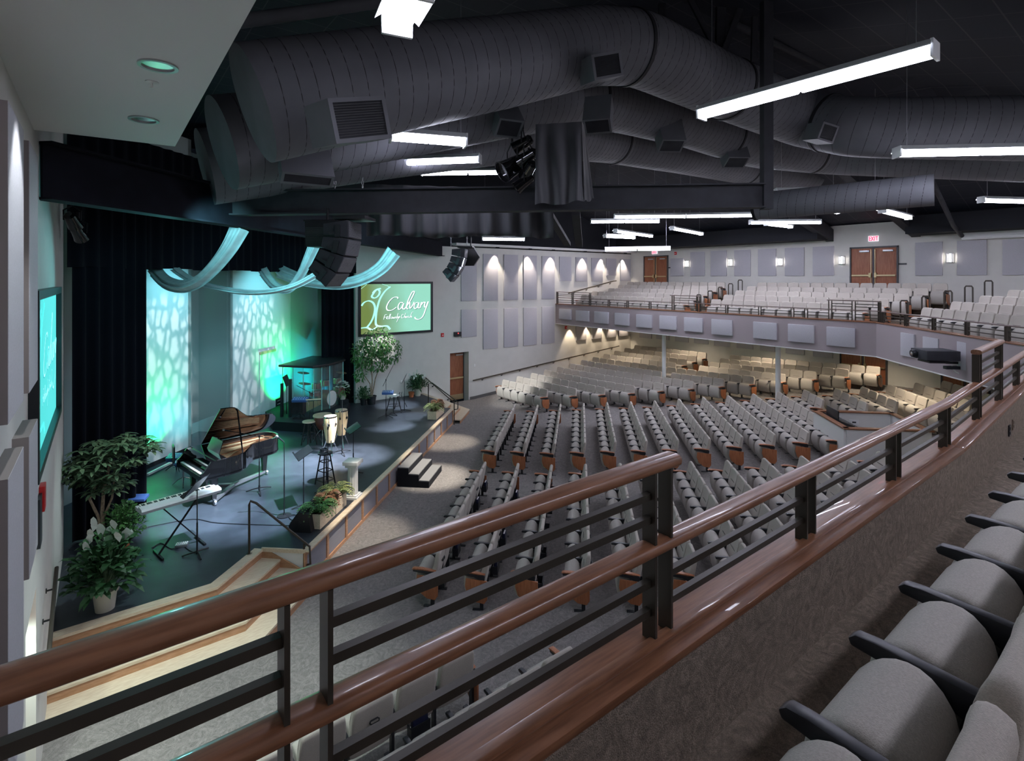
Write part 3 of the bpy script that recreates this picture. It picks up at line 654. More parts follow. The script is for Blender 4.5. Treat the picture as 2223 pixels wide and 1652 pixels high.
LET = {'E': [[(1,0),(0,0),(0,2),(1,2)],[(0,1),(.8,1)]], 'X': [[(0,0),(1,2)],[(0,2),(1,0)]], 'I': [[(.5,0),(.5,2)]], 'T': [[(.5,0),(.5,2)],[(0,2),(1,2)]],
       'A': [[(0,0),(.5,2),(1,0)],[(.2,.8),(.8,.8)]], 'V': [[(0,2),(.5,0),(1,2)]], 'O': [[(0,0),(1,0),(1,2),(0,2),(0,0)]], 'M': [[(0,0),(0,2),(.5,1),(1,2),(1,0)]]}
def letters3(mb, word, O, U, V, W, hgt, adv=1.45, th=.2):
    O = Vector(O); U = Vector(U); V = Vector(V); W = Vector(W); s = hgt/2
    for i, ch in enumerate(word):
        for pl in LET[ch]:
            for p, q in zip(pl, pl[1:]):
                a = O+U*((p[0]+i*adv)*s)+V*(p[1]*s); b_ = O+U*((q[0]+i*adv)*s)+V*(q[1]*s); d = (b_-a).normalized()
                mb.bar(a-d*th*s/2, b_+d*th*s/2, th*s*1.2, .006, side=d.cross(W))
for (px, py, h), lb in (((1421, 547, 8), 'red lit EXIT sign above the farther balcony door'), ((1896, 518, 15), 'red lit EXIT sign above the nearer balcony door')):
    c = onX(px, py, XC-.03); t = thing('exit_sign', lb, 'exit sign', (XC, c.y, c.z), 'exit signs')
    b = MB(); b.box(XC-.05, c.y-.18, c.z-.11, XC, c.y+.18, c.z+.11); b.build('housing', mat('exit_face_%d' % px, (.75,.75,.8), .5, emit=.5), t, bev=.005)
    b = MB(); letters3(b, 'EXIT', (XC-.054, c.y+.135, c.z-.075), (0,-1,0), (0,0,1), (1,0,0), .15, 1.0, .3); b.build('letters', mat('exit_red_%d' % px, (1,.02,.05), .5, emit=2.2), t, smooth=False)
def alarm(c, ax, lb):
    t = thing('fire_alarm_strobe', lb, 'fire alarm', c, 'fire alarms'); n = Vector(ax); s = Vector((-n.y, n.x, 0))
    b = MB(); b.obox(Vector(c)+n*.025, s*.065, n*.025, (0,0,.08)); b.build('housing', M['red'], t, bev=.006)
    b = MB(); b.obox(Vector(c)+n*.055+Vector((0,0,-.01)), s*.03, n*.012, (0,0,.018)); b.build('lens', M['white'], t, bev=.003)
alarm(onX(1467, 550, XC-.01), (-1,0,0), 'red fire alarm high on the back wall right of the farther exit')
alarm(onY(959.8, 727, YB-.01), (0,-1,0), 'red fire alarm right of the right projection screen')
alarm(onY(1228, 711, YB-.01), (0,-1,0), 'red fire alarm below the balcony end on the far wall')
c = onX(91, 1079, XA+.02); t = thing('fire_alarm_pull', 'red fire alarm unit on the left wall beside the tall plant', 'fire alarm', c)
b = MB(); b.box(XA, c.y-.09, c.z-.14, XA+.05, c.y+.09, c.z+.14); b.build('housing', M['red'], t, bev=.006)
c = onX(87, 1130, XA+.02); b = MB(); b.box(XA, c.y-.12, c.z-.26, XA+.03, c.y+.12, c.z+.26); tag(b.build('wall_plaque', M['blk']), 'black plaque on the left wall below the red alarm', 'plaque')
p, q = onY(987, 731, YB-.1), onY(1001.6, 720, YB-.1); t = thing('control_panel', 'black box with a red light beside the lower wall panel', 'control box', (p.x, YB, p.z))
b = MB(); b.box(p.x, YB-.12, p.z, q.x, YB, q.z); b.build('case', M['blk'], t, bev=.006)
b = MB(); b.cyl(((p.x+q.x)/2, YB-.13, (p.z+q.z)/2+.04), ((p.x+q.x)/2, YB-.12, (p.z+q.z)/2+.04), .025, n=10); b.build('indicator', mat('red_indicator', (1,.05,.05), .4, emit=1.5), t)
c = onY(1030.5, 793, YB-.01); b = MB(); b.box(c.x-.035, YB-.015, c.z-.06, c.x+.035, YB, c.z+.06); b.box(c.x-.008, YB-.025, c.z-.015, c.x+.008, YB-.01, c.z+.02); tag(b.build('light_switch', M['white']), 'white light switch on the far wall right of the door', 'switch')
c = onX(1968, 844, XC-.01); b = MB(); b.box(XC-.015, c.y-.04, c.z-.06, XC, c.y+.04, c.z+.06); b.box(XC-.02, c.y-.018, c.z-.04, XC-.01, c.y+.018, c.z-.01); b.box(XC-.02, c.y-.018, c.z+.01, XC-.01, c.y+.018, c.z+.04); tag(b.build('wall_socket', M['white']), 'white socket low on the back wall right of the lower doors', 'socket')
c = onX(1959, 573, XC-.01); b = MB(); b.box(XC-.02, c.y-.14, c.z-.03, XC, c.y+.14, c.z+.03); tag(b.build('wall_sign', M['blk']), 'small black sign right of the nearer balcony exit', 'sign')
c = onX(1934, 779, XC-.01); b = MB(); b.box(XC-.02, c.y-.14, c.z-.03, XC, c.y+.14, c.z+.03); tag(b.build('wall_sign', M['blk']), 'small black sign right of the lower double doors', 'sign')
c = onX(1454, 581, XC-.01); b = MB(); b.box(XC-.02, c.y-.09, c.z-.03, XC, c.y+.09, c.z+.03); tag(b.build('wall_sign', M['blk']), 'tiny black sign right of the farther balcony exit', 'sign')
# roller screen case at the right
p, q = onX(2088, 512, XC-.2), onX(2222, 506, XC-.2)
b = MB(); b.box(XC-.24, q.y-.6, p.z-.06, XC, p.y, p.z+.1); b.cyl((XC-.16, q.y-.6, p.z-.06), (XC-.16, p.y, p.z-.06), .09, n=14); tag(b.build('roller_screen_case', M['whiteg']), 'long white roller screen case high on the back wall at the right', 'screen case')
# ------------------------------------------------------------------ double doors on the right wall
def ddoor(idx, xl, xr, zb, h=2.13):
    p = onX(xl, 600, XC-.06); q = onX(xr, 600, XC-.06); Y0, Y1 = q.y, p.y
    b = MB(); b.box(XC-.09, Y0, zb, XC, Y0+.05, zb+h+.06); b.box(XC-.09, Y1-.05, zb, XC, Y1, zb+h+.06); b.box(XC-.09, Y0, zb+h, XC, Y1, zb+h+.06); m = (Y0+Y1)/2
    b.box(XC-.07, m-.03, zb, XC-.01, m+.03, zb+h)
    o = st(b.build('door_%d' % idx, M['frame'], smooth=False))
    for s in (-1, 1):
        a, c = (Y0+.05, m-.03) if s < 0 else (m+.03, Y1-.05)
        b = MB(); b.box(XC-.06, a+.004, zb+.01, XC-.015, c-.004, zb+h-.005); lf = b.build('door_leaf', M['door_wood'], o, bev=.003)
        b = MB(); b.box(XC-.13, a+.03, zb+1.0, XC-.10, c-.03, zb+1.06); e = c-.1 if s < 0 else a+.03; b.box(XC-.15, e, zb+.95, XC-.06, e+.08, zb+1.13); b.build('push_bar', M['brass'], lf)
        e = c-.05 if s < 0 else a+.03; b = MB(); b.box(XC-.10, e, zb+.05, XC-.07, e+.022, zb+h-.05); b.build('vertical_rod', M['brass'], lf, smooth=False)
        e = a+.08 if s > 0 else c-.42; b = MB(); b.box(XC-.12, (m+.12 if s < 0 and 0 else a+.1), zb+h-.16, XC-.07, a+.45, zb+h-.09); b.build('door_closer', M['alu'], lf, bev=.004)
ddoor(4, 1397.5, 1449.9, 4.62); ddoor(5, 1845, 1950, 4.62); ddoor(6, 1823.3, 1926, .95); ddoor(7, 2042.5, 2150, 1.0)
# ------------------------------------------------------------------ wall handrails
def handrail(pts, r, wallaxis, label, nb):
    t = thing('wall_handrail', label, 'handrail', pts[0], 'wall handrails')
    b = MB(); b.tube(pts, r, 10); b.build('rail', M['rail'], t)
    for i in range(nb):
        f = (i+.5)/nb; p = Vector(pts[0]).lerp(Vector(pts[-1]), f)
        b = MB(); w = Vector(wallaxis); b.tube([p, p+Vector((0,0,-.07)), p+Vector((0,0,-.09))+w*.03, p+w*.085+Vector((0,0,-.09))], .011, 6); b.cyl(p+w*.08+Vector((0,0,-.09)), p+w*.09+Vector((0,0,-.09)), .03); b.build('bracket', M['blk2'], t)
handrail([onY(1027, 826, YB-.09), onY(1344, 751, YB-.09)], .03, (0,1,0), 'long bronze handrail rising along the far wall below the balcony', 9)
handrail([onY(1234, 636.5, YB-.09), onY(1332, 610, YB-.09), onY(1338, 609.5, YB-.09)], .03, (0,1,0), 'short bronze handrail rising along the far wall on the balcony', 4)
handrail([onX(123, 1232, XA+.09), onX(104, 1440, XA+.09)], .022, (-1,0,0), 'bronze handrail on the left wall above the corner steps', 3)
handrail([onY(924, 820, YB-.09), onY(990, 878, YB-.09)], .022, (0,1,0), 'bronze handrail sloping down the far wall at the stage steps', 2)
# free standing stage stair rails
def stair_rail(pts, label, feet):
    t = thing('stair_rail', label, 'stair rail', pts[0], 'stage stair rails'); b = MB(); b.tube(pts, .02, 10); b.build('rail', M['rail'], t)
    for f in feet: b = MB(); b.cyl(f, Vector(f)+Vector((0,0,.012)), .05, n=14); b.build('foot_flange', M['rail'], t)
a = onZ(541, 1203, ZS); top = Vector((a.x, a.y, 1.52)); e = onZ(659, 1250, .15); e2 = Vector((e.x, e.y, 0.95))
x0 = at(541, 1092, depth(a)); x1 = at(556, 1092, depth(a)+.05); x2 = at(672, 1186, depth(e)); x3 = at(674, 1224, depth(e)); x4 = at(660, 1228, depth(e))
stair_rail([a, x0+Vector((0,0,-.03)), x0+Vector((.02,-.0,.03)), x1, x2, x3, x4], 'bronze stair rail at the near left corner of the stage', [a])
b = MB(); b.cyl(Vector((x4.x, x4.y, .0)), Vector((x4.x, x4.y, at(660, 1180, depth(e)).z)), .02); tag(b.build('rail_post', M['rail']), 'bronze post standing on the lowest corner step', 'post')
a = onZ(930, 878, ZS); e = onZ(986, 922, 0.0)
x0 = at(930, 833, depth(a)); x1 = at(938, 831, depth(a)); x2 = at(994, 873, depth(e)); x3 = at(994, 888, depth(e)); x4 = at(986, 889, depth(e))
stair_rail([a, x0, x1, x2, x3, x4], 'bronze stair rail at the far corner of the stage', [a])
b = MB(); b.cyl(e, at(986, 870, depth(e)), .018); tag(b.build('rail_post', M['rail']), 'bronze post at the end of the far stage corner', 'post')
# ================================================================= OVERHEAD
def ibeam(p, q, h, w, label, name='steel_beam', cat='beam', mm='beam'):
    p = Vector(p); q = Vector(q); sd = (q-p).cross(Vector((0,0,1))).normalized(); b = MB()
    b.bar(p+Vector((0,0,.012)), q+Vector((0,0,.012)), w, .024, side=sd); b.bar(p+Vector((0,0,h-.012)), q+Vector((0,0,h-.012)), w, .024, side=sd)
    b.bar(p+Vector((0,0,h/2)), q+Vector((0,0,h/2)), .03, h-.04, side=sd); return tag(b.build(name, M[mm], smooth=False), label, cat, 'steel beams')
ibeam((XA+.02, 7.78, 6.38), (11.75, YB-.1, 6.5), .64, .26, 'long dark steel beam crossing above the stage front from the left wall', mm='beamd')
B0 = Vector((1.75, 10.0, 6.575)); B1 = Vector((8.97, 4.56, 6.72))
ibeam(B0, B1, .415, .26, 'horizontal dark steel beam hung across the middle of the hall')
b = MB(); pb_ = at(1664, 452, 9.1); b.bar((pb_.x, pb_.y, 6.70), (pb_.x, pb_.y, 10.4), .16, .16, side=(RX, RY, 0)); tag(b.build('steel_hanger', M['beam'], smooth=False), 'vertical dark steel hanger carrying the right end of the hung beam', 'steel hanger', 'steel beams')
# ducts
def duct(pts, r, label, closed=True, cap=True, seams=60):
    t = thing('air_duct', label, 'air duct', pts[0], 'spiral air ducts')
    pts = [Vector(p) for p in pts]; fine = []
    for i in range(len(pts)-1):
        p0, p1, p2, p3 = pts[max(i-1,0)], pts[i], pts[i+1], pts[min(i+2,len(pts)-1)]
        k = 2
        for j in range(k):
            s = j/k; fine.append(p1.lerp(p2, s))
    fine.append(pts[-1])
    # round the corners
    sm = [fine[0]]
    for i in range(1, len(fine)-1):
        c = (fine[i]-fine[i-1]).normalized().dot((fine[i+1]-fine[i]).normalized())
        if c < .995:
            a = fine[i]+(fine[i-1]-fine[i]).normalized()*min(r*1.1, (fine[i-1]-fine[i]).length*.45); d = fine[i]+(fine[i+1]-fine[i]).normalized()*min(r*1.1, (fine[i+1]-fine[i]).length*.45)
            for s in (0, .25, .5, .75, 1): sm.append(a*(1-s)**2+fine[i]*2*s*(1-s)+d*s*s)
        else: sm.append(fine[i])
    sm.append(fine[-1])
    b = MB(); b.tube(sm, r, 36); b.build('duct_shell', M['duct'], t, ang=50)
    # spiral seams as thin raised rings, drawn as one part
    b = MB(); acc = 0; step = .17
    for i in range(len(sm)-1):
        d = sm[i+1]-sm[i]; L = d.length; dn = d.normalized(); x = -acc
        while x+step < L:
            x += step; c = sm[i]+dn*x; A_, B_ = basis(dn); vs = []; n = 28
            for dx, rr in ((-.004, r*1.001), (0, r*1.006), (.004, r*1.001)):
                for j in range(n):
                    a = 2*PI*j/n; vs.append(c+dn*(dx+.05*math.sin(a))+A_*math.cos(a)*rr+B_*math.sin(a)*rr)
            b.add(vs, [(k_*n+j, k_*n+(j+1) % n, (k_+1)*n+(j+1) % n, (k_+1)*n+j) for k_ in (0, 1) for j in range(n)])
        acc = L-x
    o = b.build('spiral_seam', M['duct_seam'], t, fixn=False)
    n_ = 0
    for f in (.35, .62, .85):
        i = int(f*(len(sm)-2)); d = (sm[i+1]-sm[i]).normalized(); b = MB(); b.cyl(sm[i]-d*.03, sm[i]+d*.03, r*1.035, n=36); b.build('coupling_band', M['duct_seam'], t)
    return sm, t
D1p = [at(548,228,5.3), at(850,175,6.1), at(1085,138,7.0), at(1290,100,8.2), at(1385,105,8.6), at(1560,185,10.2), at(1740,258,11.6), at(1860,278,10.6), at(2330,280,9.5)]
duct(D1p, .58, 'largest grey spiral duct, sweeping across the top from the near end cap')
D2p = [at(481,312,6.6), at(850,262,8.0), at(1120,222,9.3), at(1245,210,10.2), at(1350,228,11.4), at(1500,268,12.8), at(1640,318,14.5), at(1800,335,15.5), at(2300,345,12.5)]
duct(D2p, .58, 'second grey spiral duct, just behind and below the largest one')
D3p = [at(445,363,8.4), at(850,318,10.2), at(1200,285,12.0), at(1330,305,14), at(1480,332,15.5), at(1640,365,18), at(1760,380,19)]
duct(D3p, .60, 'third grey spiral duct, farthest and lowest of the stacked ones')
D4p = [at(1640,448,11.5), at(2028,412,9.6)]
duct(D4p, .29, 'short dark duct ending in the air at the right, above the strip lights')
def diffuser(px, py, d, w, h, dep, yaw, tilt, label, roll=0):
    c = at(px, py, d); t = thing('air_diffuser', label, 'air diffuser', c, 'duct diffusers')
    Mx = Matrix.Translation(c) @ Matrix.Rotation(yaw, 4, 'Z') @ Matrix.Rotation(tilt, 4, 'X') @ Matrix.Rotation(roll, 4, 'Y')
    # local: face looks along -Y, body goes back +Y
    b = MB(); b.add([(-w/2,0,-h/2),(w/2,0,-h/2),(w/2,0,h/2),(-w/2,0,h/2),(-w*.5,dep,-h*.5),(w*.5,dep,-h*.5),(w*.5,dep,h*.5),(-w*.5,dep,h*.5)], [(0,1,5,4),(1,2,6,5),(2,3,7,6),(3,0,4,7),(4,5,6,7),(0,3,2,1)]); b.xf(Mx); b.build('plenum_box', M['duct'], t, smooth=False)
    b = MB(); f = .035
    for x0, z0, x1, z1 in ((-w/2,-h/2,w/2,-h/2+f),(-w/2,h/2-f,w/2,h/2),(-w/2,-h/2+f,-w/2+f,h/2-f),(w/2-f,-h/2+f,w/2,h/2-f)): b.box(x0,-.02,z0,x1,.0,z1)
    b.xf(Mx); b.build('grille_frame', M['duct'], t, smooth=False)
    b = MB(); b.box(-w/2+f,-.004,-h/2+f,w/2-f,-.001,h/2-f); b.xf(Mx); b.build('grille_back', M['blk'], t, smooth=False)
    b = MB(); n = 14
    for i in range(n):
        z = -h/2+f+(h-2*f)*(i+.5)/n; b.add([(-w/2+f,-.016,z-.004),(w/2-f,-.016,z-.004),(w/2-f,-.006,z+.008),(-w/2+f,-.006,z+.008)], [(0,1,2,3)])
    b.xf(Mx); b.build('louvre_blade', M['beam'], t, smooth=False, fixn=False)
R_ = math.radians
diffuser(782,259,4.5,.52,.36,.5,R_(4),R_(6),'big square duct diffuser with louvres, nearest the camera', roll=R_(-15))
diffuser(1318,142,7.0,.42,.32,.5,R_(-24),R_(12),'duct diffuser with louvres at the crest of the largest duct', roll=R_(-14))
diffuser(668,388,6.6,.62,.20,.45,R_(-5),R_(55),'long duct diffuser facing down behind the nearest one')
diffuser(1105,278,8.4,.42,.34,.5,R_(-15),R_(50),'duct diffuser facing down between the ducts, left of the hanging drape')
diffuser(1297,273,8.6,.44,.34,.5,R_(-55),R_(62),'duct diffuser facing down right above the hanging drape')
diffuser(1458,316,11.6,.52,.40,.6,R_(-35),R_(62),'duct diffuser facing down on the second duct, behind the hung beam')
diffuser(1598,352,13.4,.55,.42,.6,R_(-35),R_(62),'duct diffuser facing down near the steel hanger')
diffuser(1797,288,10.3,.34,.34,.5,R_(-35),R_(12),'small square duct diffuser right of the steel hanger', roll=R_(15))
diffuser(975,300,9.2,.6,.3,.5,R_(-10),R_(60),'duct diffuser facing down behind the short glowing light')
# ------------------------------------------------------------------ strip lights
FILL_STRIPS = []
def strip(x1, y1, x2, y2, label, L=2.44, h=None, near=None, PQ=None):
    if h is None and not PQ:
        a = Vector(((x1-CXP)/(HY-y1), FP/(HY-y1))); c = Vector(((x2-CXP)/(HY-y2), FP/(HY-y2))); h = L/(a-c).length
    if PQ: P, Q = PQ
    else: P = onZ(x1, y1, EYE+h); Q = onZ(x2, y2, EYE+h)
    mid = (P+Q)/2; u_ = (Q-P).normalized(); s = Vector((u_.y, -u_.x, 0)); Z = Vector((0,0,1)); LL = (Q-P).length
    t = thing('strip_light', label, 'strip light', mid, 'hanging fluorescent strip lights')
    b = MB()      # shallow reflector channel
    prof = [(-.15,.0),(-.075,.07),(.075,.07),(.15,.0),(.15,-.012),(.07,.05),(-.07,.05),(-.15,-.012)]
    b.ext(prof, P, s, Z, Q-P); b.build('reflector_housing', M['whiteg'], t, smooth=False)
    for k in (0, 1):
        a = P.lerp(Q, .5*k+.012); c = P.lerp(Q, .5*k+.488); b = MB()
        b.ext([(-.07,.048),(-.10,.0),(-.085,-.05),(-.045,-.085),(0,-.095),(.045,-.085),(.085,-.05),(.10,0),(.07,.048)], a, s, Z, c-a); b.build('lamp_lens', M['tube'], t, ang=60)
    for e in (P, Q): b = MB(); b.obox(e-Z*.02, s*.105, u_*.014, Z*.085); b.build('end_cap', M['whiteg'], t, bev=.004)
    for f in (.06, .94):
        e = P.lerp(Q, f); zt = min(cz(e.x, e.y), 10)
        b = MB(); b.cyl(e+Z*.055, (e.x, e.y, zt), .004, n=5, caps=False); b.build('hanging_cable', M['alu'], t)
    return t
strip(1523,243,2030,103,'large tilted-looking strip light nearest the camera at upper right')
strip(1947,328,2320,320,'strip light at the right edge below the largest one')
strip(1683,415,1914,411,'strip light right of the steel hanger, level with the hung beam', h=2.12)
strip(2130,432,2345,437,'strip light cut by the right edge above the exit wall', h=2.12)
strip(1334,468,1487,467,'left half of the bright pair directly under the hung beam', h=2.2)
strip(1489,467,1640,465,'right half of the bright pair directly under the hung beam', h=2.2)
strip(1283,479,1430,478,'strip light partly behind the bright pair under the hung beam')
strip(1641,459,1820,457,'strip light starting at the foot of the steel hanger')
strip(1628,481,1780,480,'strip light below and right of the bright pair')
strip(1664,484,1716,490,'small foreshortened strip light touching a longer one', h=2.1)
strip(1915,455,1972,470,'short foreshortened strip light left of the exit bay', h=2.0)
strip(1336,500,1413,511,'foreshortened strip light above another at the hall centre', h=2.1)
strip(1313,511,1376,514,'short strip light left of the foreshortened pair', h=1.9)
strip(1459,494,1522,506,'foreshortened strip light between the two beams on the right', h=2.1)
strip(1314,540,1455,538,'long low strip light in front of the farther balcony exit')
strip(1047,516,1138,517,'thin strip light below the pleated drape, left of centre', h=1.5)
strip(772,353,1042,342,'strip light seen above the hung beam at left')
strip(915,373,1117,371,'lower strip light just above the hung beam')
strip(848,290,1010,303,'short glowing strip light partly hidden under the largest duct', h=1.9)
strip(905,-40,862,45,'strip light end poking in at the top edge above the ducts', h=1.75)
for (x, y, an, zz) in ((3.2,-1.5,0,7.35),(7.5,-1.5,0,7.4),(12,-1.5,0,7.4),(16,-1.8,0,7.4),(20.5,-.5,45,7.5),(12.5,-3.5,0,7.3)):  # fixtures added out of view as fill for the near seats and rail
    a_ = math.radians(an); dx, dy = math.cos(a_)*1.22, math.sin(a_)*1.22
    p_ = Vector((x-dx, y-dy, zz)); q_ = Vector((x+dx, y+dy, zz))
    def pj(p): d = depth(p); return (CXP+FP*(p.x*RX+p.y*RY)/d, HY-FP*(p.z-EYE)/d)
    FILL_STRIPS.append((p_, q_))
# ------------------------------------------------------------------ drapes above
g0, g1 = at(797,500,9.6), at(1192,500,9.9)
a0, a1 = Vector((B0.x+1.4, B0.y+1.2, 0)), None
p = at(795,468,10.4); q = at(1200,462,10.6); curtain('pleated_drape', p, q, at(795,513,10.4).z, at(795,440,10.4).z, .13, .42, 'drape', 'row of short charcoal pleated drapes hanging behind the hung beam', 'drape', seed=5, jag=.05)
p = at(560,400,10.5); q = at(1160,402,11.5); curtain('pleated_drape', p, q, at(560,430,10.5).z, at(560,392,10.5).z, .06, .5, 'drape', 'low dark drape above the hung beam on the left', 'drape', seed=6)
# hanging drape over the light cluster
def hang(px, py, qx, qy, bx, by, cx_, cy_, d0, d1, label, seed):
    A_ = at(px, py, d0); B_ = at(qx, qy, d1); C_ = at(bx, by, d0-.05); D_ = at(cx_, cy_, d1-.1); n = 36; m = 14; vs = []; nn = Vector((-FX, -FY, 0)); R = random.Random(seed)
    for sd in (0, .012):
        for j in range(m+1):
            for i in range(n+1):
                f = i/n; g = j/m; p = A_.lerp(B_, f).lerp(C_.lerp(D_, f), g)
                w = math.sin(f*17+.8*math.sin(g*3+f*4))*.035*min(1, g*4+.15)+math.sin(f*7+2)*.03*g; vs.append(p+nn*(w-sd)+Vector((0,0,.02*math.sin(f*9)*g)))
    W = n+1; O = W*(m+1); fs = []
    for j in range(m):
        for i in range(n): fs += [(j*W+i, j*W+i+1, (j+1)*W+i+1, (j+1)*W+i), (O+(j+1)*W+i, O+(j+1)*W+i+1, O+j*W+i+1, O+j*W+i)]
    b = MB(); b.add(vs, fs); tag(b.build('hanging_drape', M['drape'], ang=180, fixn=False), label, 'drape', 'drapes over the light cluster')
hang(1163,270,1263,264, 1161,445,1268,438, 7.6,7.6, 'charcoal fabric drape hanging over the hung beam in the middle', 2)
hang(1263,264,1268,272, 1268,438,1290,432, 7.6,8.6, 'side flap of the charcoal drape beside the hung beam', 3)
# stage lights clustered behind the drape
def parcan(px, py, d, dr, label, r=.10, L=.34, col='piano'):
    c = at(px, py, d); dr = Vector(dr).normalized(); t = thing('stage_light', label, 'stage light', c, 'stage lighting fixtures'); a, s = basis(dr)
    b = MB(); b.lathe(c-dr*L/2, [(r*.45,0),(r*.8,.03),(r*.9,L*.5),(r,L*.8),(r*1.12,L),(r*.98,L),(r*.9,L*.8)], 20, dr); b.build('can', M[col], t)
    b = MB(); b.lathe(c+dr*L*.33, [(r*.93,0),(r*.93,.01)], 20, dr); b.build('lens', M['chrome'], t)
    b = MB(); b.tube([c+a*r*1.15, c+a*r*1.2+Vector((0,0,r*1.6)), c+Vector((0,0,r*2.4)), c-a*r*1.2+Vector((0,0,r*1.6)), c-a*r*1.15], .012, 6); b.cyl(c+Vector((0,0,r*2.3)), c+Vector((0,0,r*3.4)), .02); b.build('yoke', M['blk2'], t)
parcan(1112,362,8.6,(-.8,.2,-.5),'largest black stage light, left of the hanging drape',.17,.42)
parcan(1135,312,8.5,(-.5,.6,-.4),'black stage light at the top of the cluster beside the drape')
parcan(1146,340,8.4,(-.3,.9,-.4),'black stage light in the middle of the cluster beside the drape')
parcan(1148,368,8.4,(.2,.9,-.5),'black stage light below the middle of the cluster beside the drape')
parcan(1138,396,8.5,(-.6,.5,-.6),'black stage light at the bottom of the cluster above the beam')
parcan(757,377,10.5,(-.2,.4,-.9),'small stage light glowing between the chains above the beam',.09,.26)
parcan(157,478,8.6,(.3,.8,-.6),'stage light hanging at far left by the proscenium corner',.10,.3)
parcan(170,505,8.8,(.3,.8,-.6),'lower stage light at far left by the proscenium corner',.10,.3)
# lamps peeking under the valance
for px, py, lb in ((302,586,'bright stage lamp peeking under the valance at the left'),(336,590,'second bright stage lamp just right of the first under the valance')):
    c = at(px, py-3, 12.6); t = thing('stage_light', lb, 'stage light', c, 'stage lighting fixtures')
    b = MB(); b.lathe(c, [(.13,0),(.14,.05),(.09,.28),(.04,.3)], 18); b.build('can', M['blk'], t)
    b = MB(); b.lathe(c+Vector((0,0,.012)), [(.12,0),(.12,.004)], 18); b.build('lens', M['tube2'], t)
# bracing steel above the large duct and pipes
for (a0, a1, w_, lb) in (((1483,-30,9.6),(1560,120,9.6),.10,'left diagonal steel brace above the largest duct'),((1625,-30,9.6),(1570,115,9.6),.11,'right diagonal steel brace above the largest duct'),((1565,-40,9.7),(1563,125,9.7),.16,'upright steel member between the diagonal braces'),((1437,-30,9.8),(1437,55,9.8),.12,'short steel upright left of the braces'),((1190,462,11.0),(1232,530,13.5),.16,'sloping steel brace behind the left of the hung beam'),((1250,462,11.2),(1257,532,13.5),.18,'steep steel brace below the hanging drape'),((1640,-30,9.9),(1636,135,9.9),.10,'thin steel upright beside the steel hanger')):
    b = MB(); b.bar(at(*a0), at(*a1), w_, w_*.6, side=(RX, RY, 0)); tag(b.build('steel_brace', M['beam'], smooth=False), lb, 'steel brace', 'steel bracing')
b = MB(); b.tube([at(515,47,6.4), at(700,22,6.9), at(860,-2,7.4)], .085, 16); tag(b.build('roof_pipe', M['duct']), 'grey pipe running under the roof at the top left', 'pipe', 'roof pipes')
b = MB(); b.tube([at(2020,385,15.5), at(2070,490,18), at(2088,512,18.6)], .07, 12); tag(b.build('roof_pipe', M['beam']), 'dark pipe sloping down to the roller screen case', 'pipe', 'roof pipes')
b = MB(); b.tube([at(1590,50,10.2), at(1800,150,12.5)], .07, 12); tag(b.build('roof_pipe', M['beam']), 'dark pipe under the roof right of the braces', 'pipe', 'roof pipes')
# ------------------------------------------------------------------ line arrays
def chain(p, q, parent):
    b = MB(); p = Vector(p); q = Vector(q); L = (q-p).length; n = int(L/.07)
    for i in range(n):
        c = p.lerp(q, (i+.5)/n); s = Vector((1,0,0)) if i % 2 else Vector((0,1,0)); pts = [c+Vector((0,0,.04*math.cos(a)))+s*.018*math.sin(a) for a in [2*PI*k/8 for k in range(9)]]
        b.tube(pts, .006, 5)
    return b.build('chain', M['alu'], parent)
def line_array(c, yaw, n, w, h, dep, curve, label, tilt0=0):
    c = Vector(c); t = thing('line_array_speaker', label, 'speaker array', c, 'hanging speaker arrays'); ang = tilt0; p = c.copy()
    for i in range(n):
        Mx = Matrix.Translation(p) @ Matrix.Rotation(yaw, 4, 'Z') @ Matrix.Rotation(ang, 4, 'X')
        # local: front -Y, hinge at top
        b = MB(); b.ext([(0,0),(0,-h),(dep,-h*.80),(dep,-h*.2)], (-w/2,0,0), (0,1,0), (0,0,1), (w,0,0)); b.xf(Mx); cab = b.build('cabinet', M['beam'], t, bev=.008)
        b = MB(); b.box(-w/2+.02,-.012,-h+.015,w/2-.02,0,-.015); b.box(-.03, -.016, -h*.55, .03, -.012, -h*.4); b.xf(Mx); b.build('grille', M['spkgrille'], cab, smooth=False)
        for s in (-1, 1):
            b = MB(); x0 = s*w/2; b.box(min(x0, x0+s*.014), dep*.30, -h*.95, max(x0, x0+s*.014), dep*.52, -h*.25); b.box(min(x0, x0+s*.022), dep*.5, -h*.8, max(x0, x0+s*.022), dep*.75, -h*.65); b.xf(Mx); b.build('rigging_plate', M['blk'], cab, smooth=False)
        p = (Mx @ Vector((0, 0, -h-.012))); ang += curve
    b = MB(); b.obox(c+Vector((0,0,.05)), Matrix.Rotation(yaw,3,'Z') @ Vector((w*.45,0,0)), Matrix.Rotation(yaw,3,'Z') @ Vector((0,.25,0)), (0,0,.025)); b.build('fly_bar', M['blk2'], t, bev=.005)
    return t
la = line_array(at(770,482,8.2)+Vector((0,0,0)), R_(48), 4, .56, .265, .38, R_(13), 'large curved black line array speaker hanging over the stage front', 0)
ch0 = at(727,411,9.3); chain(ch0, ch0+Vector((0,0,.55)), la); ch0 = at(787,411,9.6); chain(ch0, ch0+Vector((0,0,.55)), la)
lb_ = line_array(at(1012,540,17.5), R_(48), 4, .60, .30, .42, R_(13), 'smaller black line array speaker hanging in front of the far wall', R_(4))
c = at(979,535,17.6); chain(c, c+Vector((0,0,.4)), lb_); c = at(1014,535,17.5); chain(c, c+Vector((0,0,.4)), lb_)
c = at(711,508,8.7); t = thing('side_speaker', 'boxy black speaker hanging left of the large line array', 'speaker', c)
